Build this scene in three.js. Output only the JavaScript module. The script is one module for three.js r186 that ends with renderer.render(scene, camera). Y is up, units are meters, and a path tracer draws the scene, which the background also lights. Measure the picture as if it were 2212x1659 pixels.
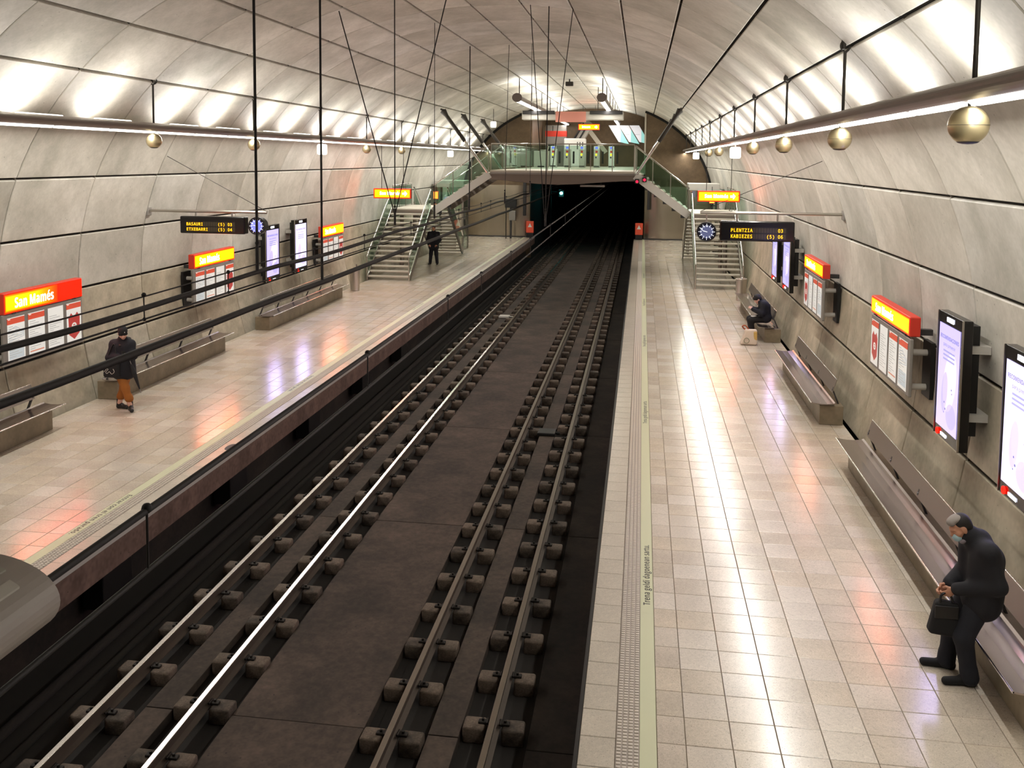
import * as THREE from 'three';
import { RoundedBoxGeometry } from 'three/addons/geometries/RoundedBoxGeometry.js';
import { mergeGeometries, toCreasedNormals } from 'three/addons/utils/BufferGeometryUtils.js';
import { RectAreaLightUniformsLib } from 'three/addons/lights/RectAreaLightUniformsLib.js';
RectAreaLightUniformsLib.init();

// ---------------------------------------------------------------- camera, background, exposure, light levels
// metres; platforms at y = 0, the tunnel runs along -z, the photographer stands at (0, 5.05, 0)
const scene = new THREE.Scene();
scene.background = new THREE.Color(0x000000);
const F = 1971.47, CY = 498.6, FH = 2 * (1659 - CY), FW = FH * 2212 / 1659;
const camera = new THREE.PerspectiveCamera(2 * Math.atan(FH / 2 / F) * 180 / Math.PI, 2212 / 1659, 0.1, 200);
camera.position.set(0, 5.047, 0);
camera.rotation.set(-0.0789, 0.141, 0.0087, 'YXZ');
camera.setViewOffset(FW, FH, (FW - 2212) / 2, FH - 1659, 2212, 1659);      // a shifted lens: verticals stay almost upright
const renderer = new THREE.WebGLRenderer({ antialias: true });
renderer.toneMapping = THREE.LinearToneMapping;
renderer.toneMappingExposure = 1.75;
renderer.shadowMap.enabled = true;
const DOWN = 34, UP = 60, SPOT = 9, LAMP = new THREE.Color(1, 0.965, 0.9);        // tube light of the long beams: down and up
const SIGN_L = 3, TOTEM_L = 3, HALL = 18;

// ---------------------------------------------------------------- helpers
let seed = 7;
const rnd = () => { seed = (seed * 1664525 + 1013904223) >>> 0; return seed / 4294967296; };
const names = new Map();
function numbered(n) { const k = names.get(n) || 0; names.set(n, k + 1); return k ? `${n}_${String(k).padStart(3, '0')}` : n; }
function tag(o, label, category, group) { o.userData = { ...o.userData, label, category }; if (group) o.userData.group = group; return o; }
function thing(name, label, category, pos = [0, 0, 0], group) { const o = new THREE.Group(); o.name = numbered(name); o.position.set(...pos); scene.add(o); return tag(o, label, category, group); }
function part(name, geo, mat, parent, extra) {
  const m = new THREE.Mesh(Array.isArray(geo) ? merge(geo) : geo, mat); m.name = parent === scene ? numbered(name) : name;
  m.castShadow = m.receiveShadow = true; parent.add(m); if (extra) Object.assign(m.userData, extra); return m;
}
function struct(name, label) { const o = new THREE.Group(); o.name = numbered(name); o.userData = { kind: 'structure', label }; scene.add(o); return o; }
function merge(list) { return mergeGeometries(list.map(g => { const q = g.index ? g.toNonIndexed() : g; for (const k of Object.keys(q.attributes)) if (!['position', 'normal', 'uv'].includes(k)) q.deleteAttribute(k); if (!q.attributes.uv) q.setAttribute('uv', new THREE.BufferAttribute(new Float32Array(q.attributes.position.count * 2), 2)); return q; })); }
function box(x0, x1, y0, y1, z0, z1, r = 0) {
  const w = Math.abs(x1 - x0), h = Math.abs(y1 - y0), d = Math.abs(z1 - z0);
  const g = r ? new RoundedBoxGeometry(w, h, d, 2, Math.min(r, w / 2.01, h / 2.01, d / 2.01)) : new THREE.BoxGeometry(w, h, d);
  const uv = g.attributes.uv, p = g.attributes.position, n = g.attributes.normal;
  for (let i = 0; i < p.count; i++) { const ax = Math.abs(n.getX(i)), ay = Math.abs(n.getY(i)); const X = p.getX(i), Y = p.getY(i), Z = p.getZ(i); if (ax > 0.6) uv.setXY(i, Z, Y); else if (ay > 0.6) uv.setXY(i, X, Z); else uv.setXY(i, X, Y); }
  return g.translate((x0 + x1) / 2, (y0 + y1) / 2, (z0 + z1) / 2);
}
const V = (a) => new THREE.Vector3(...a);
function bar(a, b, r, n = 8, r2 = r) {
  const A = V(a), B = V(b), d = B.clone().sub(A), L = d.length();
  return new THREE.CylinderGeometry(r2, r, L, n).applyQuaternion(new THREE.Quaternion().setFromUnitVectors(new THREE.Vector3(0, 1, 0), d.normalize())).translate((A.x + B.x) / 2, (A.y + B.y) / 2, (A.z + B.z) / 2);
}
function beamBox(a, b, w, h) {                                      // rectangular bar from a to b
  const A = V(a), B = V(b), L = A.distanceTo(B), g = new THREE.BoxGeometry(w, h, L);
  const m = new THREE.Matrix4().lookAt(A, B, new THREE.Vector3(0, 1, 0)); return g.applyMatrix4(m).translate((A.x + B.x) / 2, (A.y + B.y) / 2, (A.z + B.z) / 2);
}
const tube = (pts, r, seg = 24, n = 8) => new THREE.TubeGeometry(new THREE.CatmullRomCurve3(pts.map(V)), seg, r, n);
const ball = (p, r, n = 16) => new THREE.SphereGeometry(r, n, Math.round(n * 0.7)).translate(...p);
function extrudeZ(pts, z0, z1, bevel = 0) {                          // polygon in x,y swept along z
  const s = new THREE.Shape(pts.map(p => new THREE.Vector2(...p)));
  return new THREE.ExtrudeGeometry(s, { depth: Math.abs(z1 - z0) - 2 * bevel, bevelEnabled: bevel > 0, bevelSize: bevel, bevelThickness: bevel, bevelOffset: -bevel, bevelSegments: 1, curveSegments: 12 }).translate(0, 0, Math.min(z0, z1) + bevel);
}

// ---------------------------------------------------------------- textures
function noise2(n, cells, sd) {                                      // tileable value noise, n x n
  let s = sd >>> 0; const R = () => { s = (s * 1664525 + 1013904223) >>> 0; return s / 4294967296; };
  const g = new Float32Array(cells * cells).map(R), o = new Float32Array(n * n);
  for (let y = 0; y < n; y++) { const fy = y / n * cells, y0 = fy | 0, ty = fy - y0, sy = ty * ty * (3 - 2 * ty), a = y0 * cells, b = ((y0 + 1) % cells) * cells;
    for (let x = 0; x < n; x++) { const fx = x / n * cells, x0 = fx | 0, tx = fx - x0, sx = tx * tx * (3 - 2 * tx), x1 = (x0 + 1) % cells; o[y * n + x] = (g[a + x0] * (1 - sx) + g[a + x1] * sx) * (1 - sy) + (g[b + x0] * (1 - sx) + g[b + x1] * sx) * sy; } }
  return o;
}
function grainMap(n, layers, base, amp, metres, sd, specks = 0, tint = [1, 1, 1], speckDark = 0.55) {
  const v = new Float32Array(n * n);
  layers.forEach(([c, a], i) => { const q = noise2(n, c, sd + i * 97); for (let j = 0; j < v.length; j++) v[j] += (q[j] - 0.5) * a; });
  const d = new Uint8Array(n * n * 4);
  for (let j = 0; j < n * n; j++) { const k = 1 + v[j] * amp; for (let c = 0; c < 3; c++) d[4 * j + c] = Math.max(0, Math.min(255, base[c] * (1 + (k - 1) * tint[c]))); d[4 * j + 3] = 255; }
  let s = sd * 13 + 5; const R = () => { s = (s * 1664525 + 1013904223) >>> 0; return s / 4294967296; };
  for (let i = 0; i < specks; i++) { const x = R() * n | 0, y = R() * n | 0, r = R() * 1.6 + 0.4, f = R() * (1 - speckDark) + speckDark; for (let dy = -2; dy <= 2; dy++) for (let dx = -2; dx <= 2; dx++) if (dx * dx + dy * dy <= r * r) { const j = 4 * (((y + dy + n) % n) * n + (x + dx + n) % n); for (let c = 0; c < 3; c++) d[j + c] *= f; } }
  const t = new THREE.DataTexture(d, n, n); t.colorSpace = THREE.SRGBColorSpace; t.wrapS = t.wrapT = THREE.RepeatWrapping; t.magFilter = THREE.LinearFilter; t.minFilter = THREE.LinearMipmapLinearFilter; t.generateMipmaps = true; t.repeat.set(1 / metres, 1 / metres); t.needsUpdate = true; return t;
}
function moved(t, u, v) { const c = t.clone(); c.offset.set(u, v); c.needsUpdate = true; return c; }
function canvasTex(w, h, draw) {
  const c = document.createElement('canvas'); c.width = w; c.height = h; const x = c.getContext('2d'); draw(x, w, h);
  const t = new THREE.CanvasTexture(c); t.colorSpace = THREE.SRGBColorSpace; t.magFilter = THREE.LinearFilter; return t;
}
const std = (o) => new THREE.MeshStandardMaterial(o), phy = (o) => new THREE.MeshPhysicalMaterial(o);
const hex = (c) => new THREE.Color(c);
const concreteT = grainMap(1024, [[3, 0.5], [7, 0.5], [16, 0.35], [48, 0.25], [160, 0.2]], [196, 193, 184], 0.24, 5.3, 11, 260, [1, 1, 1.1], 0.6);
const lowT = grainMap(1024, [[3, 0.5], [9, 0.5], [24, 0.4], [90, 0.25]], [178, 170, 152], 0.3, 4.1, 23, 300, [1, 1.02, 1.12], 0.6);
const bedT = grainMap(1024, [[3, 0.6], [8, 0.6], [22, 0.5], [90, 0.4], [256, 0.3]], [134, 118, 104], 0.6, 6.1, 31, 500, [1, 1.05, 1.15], 0.5);
const tileT = grainMap(512, [[4, 0.4], [60, 0.25], [200, 0.5]], [206, 197, 184], 0.2, 1.3, 41, 2600, [1, 1, 1], 0.82);
const fasciaT = grainMap(512, [[4, 0.5], [12, 0.5], [60, 0.4]], [170, 146, 136], 0.5, 2.7, 51, 200, [1, 1.05, 1.1]);
const M = {
  panel: [0, 1, 2, 3].map(i => std({ map: moved(concreteT, i * 0.27, i * 0.41), roughness: 0.62, color: hex([0xffffff, 0xf4f2ee, 0xfaf8f4, 0xeeece8][i]) })),
  low: [0, 1, 2].map(i => std({ map: moved(lowT, i * 0.31, i * 0.53), roughness: 0.6, color: hex([0xffffff, 0xf2efe9, 0xf8f6f2][i]) })),
  backing: std({ color: 0x14120f, roughness: 0.9 }),
  seal: std({ color: 0x5e584e, roughness: 0.85 }),
  bed: std({ map: bedT, roughness: 0.85, color: 0x726c68 }), trough: std({ color: 0x1d1915, roughness: 0.95 }),
  shoulder: [0xb4b0ac, 0x9a9793, 0xa8a49f].map((c, i) => std({ map: moved(bedT, i * 0.3, 0.2), roughness: 0.8, color: hex(c) })),
  clip: std({ color: 0x2a2622, roughness: 0.6, metalness: 0.6 }),
  railHead: std({ color: 0xcfcac2, roughness: 0.22, metalness: 1 }), railRust: std({ color: 0x52483f, roughness: 0.65, metalness: 0.4 }), railDull: std({ color: 0x7a7063, roughness: 0.45, metalness: 0.8 }),
  tile: [0xffffff, 0xf6f2ee, 0xf9f7f5, 0xf0ece6, 0xfbf6ee].map((c, i) => phy({ map: moved(tileT, i * 0.23, i * 0.37), color: hex(c), roughness: 0.24, clearcoat: 0.6, clearcoatRoughness: 0.16 })),
  grout: std({ color: 0x9a907f, roughness: 0.8 }),
  edgeTile: [0xeeeeea, 0xe6e6e2].map((c, i) => phy({ map: moved(tileT, 0.1 + i * 0.3, 0.6), color: hex(c), roughness: 0.3, clearcoat: 0.4, clearcoatRoughness: 0.2 })),
  tactile: std({ color: 0xa79d93, roughness: 0.55 }), stud: std({ color: 0xcdc4b8, roughness: 0.45 }),
  nosing: std({ color: 0xb9b7b2, roughness: 0.45 }), nosingDark: std({ color: 0x23211f, roughness: 0.5, metalness: 0.3 }),
  fascia: std({ map: fasciaT, roughness: 0.85, color: 0x9c928e }), pit: std({ map: bedT, color: 0x4a4540, roughness: 0.95 }),
  steel: std({ color: 0xb9b4ac, roughness: 0.3, metalness: 1 }), steelDull: std({ color: 0x8d857c, roughness: 0.42, metalness: 0.9 }), chrome: std({ color: 0xdcdad6, roughness: 0.14, metalness: 1 }),
  seat: phy({ color: 0xb2a9a6, roughness: 0.2, metalness: 1 }), plinth: std({ map: moved(lowT, 0.5, 0.1), color: 0xb9b0a2, roughness: 0.5 }),
  beamPale: std({ color: 0xa39b94, roughness: 0.5 }),
  beam: std({ color: 0x7d746e, roughness: 0.5, metalness: 0.25 }), rod: std({ color: 0x37332e, roughness: 0.55, metalness: 0.5 }),
  gold: std({ color: 0xb9ab86, roughness: 0.34, metalness: 0.75 }), black: std({ color: 0x0b0a0a, roughness: 0.5 }), blackGloss: std({ color: 0x0c0b0c, roughness: 0.18 }),
  cable: std({ color: 0x100d0a, roughness: 0.7 }), darkGrey: std({ color: 0x2c2a2b, roughness: 0.5 }), grey: std({ color: 0x85807a, roughness: 0.5 }), greyLight: std({ color: 0xbcb8b0, roughness: 0.5 }),
  glass: phy({ color: 0xdcebe3, transmission: 1, roughness: 0.03, thickness: 0, ior: 1.5 }),
  glassEdge: std({ color: 0x6f8a7c, roughness: 0.3 }),
  lampWhite: std({ color: 0xffffff, emissive: LAMP, emissiveIntensity: 2.6 }), lampUp: std({ color: 0xffffff, emissive: LAMP, emissiveIntensity: 1.8 }), lampDim: std({ color: 0xffffff, emissive: LAMP, emissiveIntensity: 0.55 }),
  boxLamp: std({ color: 0xffffff, emissive: hex(0xfff4dc), emissiveIntensity: 2.6 }),
  red: std({ color: 0xc8321e, roughness: 0.5 }), white: std({ color: 0xe8e8e4, roughness: 0.5 }),
  bulkhead: std({ map: moved(lowT, 0.4, 0.2), color: 0x8d7a66, roughness: 0.5, metalness: 0.35 }), clad: std({ color: 0xaea291, roughness: 0.27, metalness: 0.92 }),
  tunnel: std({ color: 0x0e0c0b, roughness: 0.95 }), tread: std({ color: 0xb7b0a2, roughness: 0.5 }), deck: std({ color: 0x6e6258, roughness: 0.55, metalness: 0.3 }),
  skin: std({ color: 0xb9856a, roughness: 0.6 }), skinPale: std({ color: 0xd0a391, roughness: 0.6 }), hairGrey: std({ color: 0x8a817b, roughness: 0.8 }), hairDark: std({ color: 0x17110f, roughness: 0.7 }),
  coat: std({ color: 0x15141a, roughness: 0.85 }), navy: std({ color: 0x12131c, roughness: 0.85 }), blackCloth: std({ color: 0x0f0e10, roughness: 0.8 }), trousers: std({ color: 0x1b1c24, roughness: 0.9 }), ochre: std({ color: 0x96591c, roughness: 0.85 }),
  leather: std({ color: 0x141213, roughness: 0.4 }), mask: std({ color: 0xa9c6cf, roughness: 0.8 }),
};

// ---------------------------------------------------------------- the vault: precast panels on a dark shell
const XC = -3.6, Z0 = 2.35, RING = 2.425, ZE = -58.6, D2R = Math.PI / 180;
const ringZ = (k) => -12.65 - RING * k;                              // joints between rings
function prof(t, out = 0) {                                          // the measured cross-section, t in degrees from the crown
  const s = t < 0 ? -1 : 1, P = (a) => { const r = 7.279 + 1.463 * a * a - 0.719 * a ** 4 + 0.099 * a ** 6; return [r * Math.sin(a), 1.5 + r * Math.cos(a)]; };
  const a = Math.abs(t) * D2R, p = P(a), q = P(a + 0.004), tx = q[0] - p[0], ty = q[1] - p[1], L = Math.hypot(tx, ty);
  return [XC + s * (p[0] - ty / L * out), p[1] + tx / L * out];
}
function panelGeo(t0, t1, zl, gapT = 0.05, gapZ = 0.026, th = 0.09) {
  const arc = 8 * D2R, gt = gapT / 2 / arc, n = Math.max(2, Math.ceil((t1 - t0) / 2.6)), c = 0.012 / arc;
  const T = [[t0 + gt, th], [t0 + gt, 0.012], [t0 + gt + c, 0]];
  for (let i = 1; i < n; i++) T.push([t0 + (t1 - t0) * i / n, 0]);
  T.push([t1 - gt - c, 0], [t1 - gt, 0.012], [t1 - gt, th]);
  const g = gapZ / 2, Z = [[-g, th], [-g, 0.012], [-g - 0.012, 0], [-zl / 2, 0], [-zl + g + 0.012, 0], [-zl + g, 0.012], [-zl + g, th]];
  const pos = [], uv = [], idx = [];
  T.forEach(([t, a]) => Z.forEach(([z, b]) => { const p = prof(t, Math.max(a, b)); pos.push(p[0], p[1], z); uv.push(t * arc, z); }));
  for (let i = 0; i + 1 < T.length; i++) for (let j = 0; j + 1 < Z.length; j++) { const a = i * Z.length + j, b = a + Z.length; idx.push(a, a + 1, b, b, a + 1, b + 1); }
  const q = new THREE.BufferGeometry(); q.setAttribute('position', new THREE.Float32BufferAttribute(pos, 3)); q.setAttribute('uv', new THREE.Float32BufferAttribute(uv, 2)); q.setIndex(idx); q.computeVertexNormals();
  return toCreasedNormals(q, 0.5);
}
function shell(t0, t1, z0, z1, out, th = 0.25) {                      // thick backing behind the panels
  const n = Math.ceil((t1 - t0) / 3), a = [], b = [];
  for (let i = 0; i <= n; i++) { const t = t0 + (t1 - t0) * i / n; a.push(prof(t, out)); b.push(prof(t, out + th)); }
  return extrudeZ([...a, ...b.reverse()], z0, z1);
}
const JT = [4.93, 14.6, 24.1, 33.4, 42.3, 51.1, 67.8, 76.4, 84.6, 92.8, 102];
const allT = [...JT.map(t => -t).reverse(), ...JT];
const wallL = struct('wall_left', 'grey concrete panel wall behind the platform with the woman in ochre trousers'), ceil = struct('ceiling', 'vaulted ceiling of curved concrete panels with dark joints'), wallR = struct('wall_right', 'grey concrete panel wall behind the platform with the old man');
{
  const kMin = -6, kMax = 18;                                        // rings from z = 1.9 to the far end
  for (let i = 0; i + 1 < allT.length; i++) {
    const t0 = allT[i], t1 = allT[i + 1], side = t1 <= -51 ? wallL : t0 >= 51 ? wallR : ceil, low = Math.min(Math.abs(t0), Math.abs(t1)) > 84;
    const g = panelGeo(t0, t1, RING), rest = [];
    for (let k = kMin; k <= kMax; k++) {
      const z = ringZ(k);
      if (side === ceil && (k < -1 || (Math.abs(t0 + t1) < 70 && k < 2))) { rest.push(g.clone().translate(0, 0, z)); continue; }
      const mats = low ? M.low : M.panel, m = part('panel', g, mats[(k * 7 + i * 3 + ((k * i) % 3) + 70) % mats.length], side); m.position.z = z;
    }
    if (side === ceil && Math.max(Math.abs(t0), Math.abs(t1)) < 45) for (let k = 19; k < 23; k++) rest.push(g.clone().translate(0, 0, ringZ(k)));
    if (rest.length) part('panel', merge(rest), M.panel[i % 4], side, { kind: 'stuff' });
  }
  part('joint_backing', shell(-102, -51.1, 2.4, ZE - 0.3, 0.07), M.backing, wallL);
  part('joint_backing', shell(51.1, 102, 2.4, ZE - 0.3, 0.07), M.backing, wallR);
  part('joint_backing', shell(-51.1, 51.1, 2.4, -68.4, 0.07), M.backing, ceil);
  // paler sealant lips beside ring joints
  for (const [a, b, s] of [[-101, -51.2, wallL], [51.2, 101, wallR], [-51, 51, ceil]]) {
    const l = []; for (let k = -4; k <= 19; k++) { const z = ringZ(k); l.push(shell(a, b, z + 0.014, z - 0.014, 0.03, 0.06)); }
    part('joint_sealant', merge(l), M.seal, s, { kind: 'stuff' });
  }
}
{ // end wall behind the photographer
  const w = struct('wall_near', 'plain wall closing the hall behind the photographer'); const pts = []; for (let t = -101; t <= 101; t += 3) pts.push(prof(t, 0.2));
  pts.push([4.6, -1.6], [-11.8, -1.6]); part('wall_slab', extrudeZ(pts, 2.0, 2.5), M.low[0], w);
}

// ---------------------------------------------------------------- platforms
const EDGE_R = -0.478, EDGE_L = -6.83, BACK_R = 3.93, BACK_L = -11.13, ROW = 0.4;
function frustum(x0, x1, z0, z1, y0, y1, c) {                         // a tile: flat top, small chamfer
  const P = [[x0, y0, z0], [x1, y0, z0], [x1, y0, z1], [x0, y0, z1], [x0, y1 - c, z0], [x1, y1 - c, z0], [x1, y1 - c, z1], [x0, y1 - c, z1], [x0 + c, y1, z0 - c], [x1 - c, y1, z0 - c], [x1 - c, y1, z1 + c], [x0 + c, y1, z1 + c]];
  const Fc = [[0, 1, 5, 4], [1, 2, 6, 5], [2, 3, 7, 6], [3, 0, 4, 7], [4, 5, 9, 8], [5, 6, 10, 9], [6, 7, 11, 10], [7, 4, 8, 11], [8, 9, 10, 11]];
  const pos = [], uv = []; for (const f of Fc) for (const i of [0, 1, 2, 0, 2, 3]) { const p = P[f[i]]; pos.push(...p); uv.push(p[0], p[2]); }
  const g = new THREE.BufferGeometry(); g.setAttribute('position', new THREE.Float32BufferAttribute(pos, 3)); g.setAttribute('uv', new THREE.Float32BufferAttribute(uv, 2)); g.computeVertexNormals(); return g;
}
function platform(edge, sgn, back, label, text) {
  const s = struct('platform_floor', label), X = (d) => edge + sgn * d, rng = (a, b) => [Math.min(X(a), X(b)), Math.max(X(a), X(b))];
  const [bx0, bx1] = rng(0.03, Math.abs(back - edge));
  part('bedding', box(bx0, bx1, -0.32, -0.014, ZE, 2), M.grout, s);
  const W = Math.abs(back - edge), cols = [[0.03, 0.345, 'e']]; let d = 0.949; cols.push([0.70, 0.949, 't']);
  while (d + ROW < W) { cols.push([d, d + ROW, 't']); d += ROW; } cols.push([d, W, 't']);
  const geos = new Map(), rest = new Map(), gap = 0.0032;
  const zTop = -6.867; let n = 0; const nearRows = Math.floor(298 / cols.length);
  for (let r = -21; r < 130; r++) {
    const z1 = zTop - ROW * r; if (z1 - ROW < ZE) break;
    cols.forEach(([a, b, kind], ci) => {
      if (!geos.has(ci)) { const [x0, x1] = rng(a, b); geos.set(ci, frustum(x0 + gap, x1 - gap, -gap, -ROW + gap, -0.03, 0, 0.004)); }
      const mats = kind === 'e' ? M.edgeTile : M.tile, mi = Math.floor(rnd() * mats.length);
      if (r >= 0 && r < nearRows) { const t = part('floor_tile', geos.get(ci), mats[mi], s); t.position.z = z1; n++; }
      else { const key = kind + mi; if (!rest.has(key)) rest.set(key, [mats[mi], []]); rest.get(key)[1].push(geos.get(ci).clone().translate(0, 0, z1)); }
    });
  }
  for (const [m, l] of rest.values()) part('floor_tile', merge(l), m, s, { kind: 'stuff' });
  // tactile strip with rows of studs
  const [t0, t1] = rng(0.348, 0.549); part('tactile_strip', box(t0, t1, -0.02, -0.002, ZE, 2), M.tactile, s);
  const sg = new RoundedBoxGeometry(0.037, 0.012, 0.028, 2, 0.005), rows = 900, im = new THREE.InstancedMesh(sg, M.stud, rows * 4), mm = new THREE.Matrix4(); let q = 0;
  for (let i = 0; i < rows; i++) { const z = -5.6 - i * 0.0445; for (let j = 0; j < 4; j++) im.setMatrixAt(q++, mm.makeTranslation(t0 + 0.0255 + j * 0.05, 0.001, z)); }
  im.name = 'tactile_stud'; im.userData.kind = 'stuff'; im.castShadow = im.receiveShadow = true; s.add(im);
  // pale guide strip with the printed warning
  const [g0, g1] = rng(0.552, 0.698);
  part('guide_strip', box(g0, g1, -0.02, 0.0005, ZE, 2), std({ color: 0xc9cbaa, roughness: 0.4 }), s);
  const msg = canvasTex(1536, 112, (x, w, h) => { x.fillStyle = '#c9cbaa'; x.fillRect(0, 0, w, h); x.fillStyle = '#1d1c16'; x.textAlign = 'center'; x.textBaseline = 'middle'; x.font = 'bold 92px sans-serif'; const tw = x.measureText(text).width; x.save(); x.translate(w / 2, h / 2); x.scale(Math.min(1, (w - 30) / tw) * 0.98, 1); x.fillText(text, 0, 0); x.restore(); });
  const gm = std({ map: msg, roughness: 0.4 });
  for (const z of (sgn > 0 ? [-10.95, -18.2, -25.5, -32.5, -40] : [-11.6, -19.2, -30])) {
    const len = 2.0, g = new THREE.PlaneGeometry(len, 0.13).rotateX(-Math.PI / 2).rotateY(sgn > 0 ? Math.PI / 2 : -Math.PI / 2); g.translate((g0 + g1) / 2, 0.002, z); part('printed_warning', g, gm, s);
  }
  part('edge_nosing', box(...rng(-0.005, 0.03), -0.06, 0.001, ZE, 2), sgn > 0 ? M.nosingDark : M.nosing, s);
  part('edge_fascia', box(...rng(0.0, 0.25), -0.42, -0.055, ZE, 2), M.fascia, s);
  part('recess_wall', box(...rng(0.55, 0.85), -1.45, -0.32, ZE, 2), M.pit, s);
  part('wall_gutter', box(Math.min(back, back + sgn * 0.5), Math.max(back, back + sgn * 0.5), -0.5, -0.34, ZE, 2), M.backing, s);
  return s;
}
platform(EDGE_R, 1, BACK_R, 'pale tiled platform on the right, where the old man stands', 'Trena geldi dagoenean sartu.');
const platL = platform(EDGE_L, -1, BACK_L, 'pale tiled platform on the left, where the woman looks at her phone', 'Entrar con el tren parado.');
part('stain', new THREE.CylinderGeometry(0.1, 0.1, 0.001, 24).scale(0.8, 1, 1.7).translate(-7.0, 0.0016, -14.7), M.darkGrey, platL);
for (const z of [-11.2, -15.0, -18.8, -22.6, -26.4]) part('drain_hatch', box(-7.3, -6.99, -1.02, -0.5, z - 0.35, z + 0.35, 0.02), M.black, platL);

// ---------------------------------------------------------------- track bed and rails
{
  const s = struct('trackbed', 'stained concrete track slab between the platforms');
  const slabs = [[-6.2 - 1.2, -6.2, -1.36], [-5.5, -5.17, -1.235], [-4.46, -2.92, -1.235], [-2.2, -1.86, -1.235], [-1.12, 0.1, -1.30]];
  part('sub_slab', box(-7.6, 0.3, -1.75, -1.345, -100, 2), M.trough, s);
  for (const [a, b, y] of slabs) { let z = 2; while (z > -98) { const L = 5.65; part('slab', box(a, b, -1.4, y + (rnd() - 0.5) * 0.006, z - L + 0.012, z, 0.008), y < -1.25 ? M.pit : M.bed, s); z -= L; } }
  part('drain_pipe', [bar([-6.75, -1.22, 2], [-6.75, -1.22, -98], 0.06), bar([-6.45, -1.3, 2], [-6.45, -1.3, -98], 0.045)], M.trough, s);
  for (const x of [-4.9 + 0.0, -2.6]) 0;
}
const RAILS = [[-5.865, 'worn bright rail nearest the left platform edge', M.railHead, 0.08], [-4.81, 'bright inner rail of the left track', M.railHead, 0.42], [-2.555, 'dull inner rail of the right track', M.railDull, 0.2], [-1.495, 'dull rail nearest the right platform edge', M.railDull, 0.55]];
{
  const hump = (() => { const g = new RoundedBoxGeometry(0.24, 0.19, 0.22, 2, 0.03), p = g.attributes.position; for (let i = 0; i < p.count; i++) { const k = 1 - (p.getY(i) + 0.095) * 0.9; p.setX(i, p.getX(i) * (0.96 + 0.1 * k)); p.setZ(i, p.getZ(i) * (0.86 + 0.2 * k)); } g.computeVertexNormals(); return toCreasedNormals(g, 0.6); })();
  const clip = merge([box(-0.05, 0.05, 0, 0.035, -0.035, 0.035, 0.01), bar([-0.055, 0.03, -0.05], [-0.055, 0.03, 0.05], 0.014, 6), bar([0, 0.02, 0], [0, 0.06, 0], 0.016, 6)]);
  const prof = [[-0.07, 0], [0.07, 0], [0.07, 0.012], [0.012, 0.03], [0.01, 0.105], [0.034, 0.118], [0.034, 0.14], [0.024, 0.15], [-0.024, 0.15], [-0.034, 0.14], [-0.034, 0.118], [-0.01, 0.105], [-0.012, 0.03], [-0.07, 0.012]];
  for (const [x, label, head, ph] of RAILS) {
    const t = thing('rail', label, 'rail', [x, -1.2, 0]);
    part('web_and_foot', extrudeZ(prof.map(([a, b]) => [a, Math.min(b, 0.14)]), -98, 2), M.railRust, t);
    part('running_surface', box(-0.032, 0.032, 0.139, 0.152, -98, 2, 0.005), head, t);
    const far = [];
    for (let i = 0; i < 95; i++) {
      const z = -6.1 - ph - i * 0.945;
      for (const s of [-1, 1]) {
        if (z < -44) { far.push(hump.clone().translate(s * 0.215, -0.055, z)); continue; }
        const h = part('concrete_shoulder', hump, M.shoulder[(i * 2 + (s > 0)) % 3], t); h.position.set(s * 0.215 + (rnd() - 0.5) * 0.012, -0.06 + (rnd() - 0.5) * 0.012, z); h.rotation.y = (rnd() - 0.5) * 0.07;
        if (z > -24) { const c = part('clip', clip, M.clip, h); c.position.set(-s * 0.09, 0.085, 0); if (s < 0) c.rotation.y = Math.PI; }
      }
    }
    part('concrete_shoulder', merge(far), M.shoulder[1], t, { kind: 'stuff' });
  }
}
tag(part('balise_block', [box(-2.25, -1.85, -1.23, -1.16, -20.6, -20.2, 0.02), bar([-2.0, -1.2, -20.4], [-1.75, -1.2, -20.4], 0.03)], M.black, scene), 'small black track box between the rails of the right track', 'track box');
tag(part('balise_block', [box(-5.5, -5.1, -1.23, -1.15, -35.6, -35.2, 0.02), bar([-5.2, -1.19, -35.4], [-4.9, -1.2, -35.4], 0.03)], M.greyLight, scene), 'pale track box between the rails of the left track, far off', 'track box');

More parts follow.
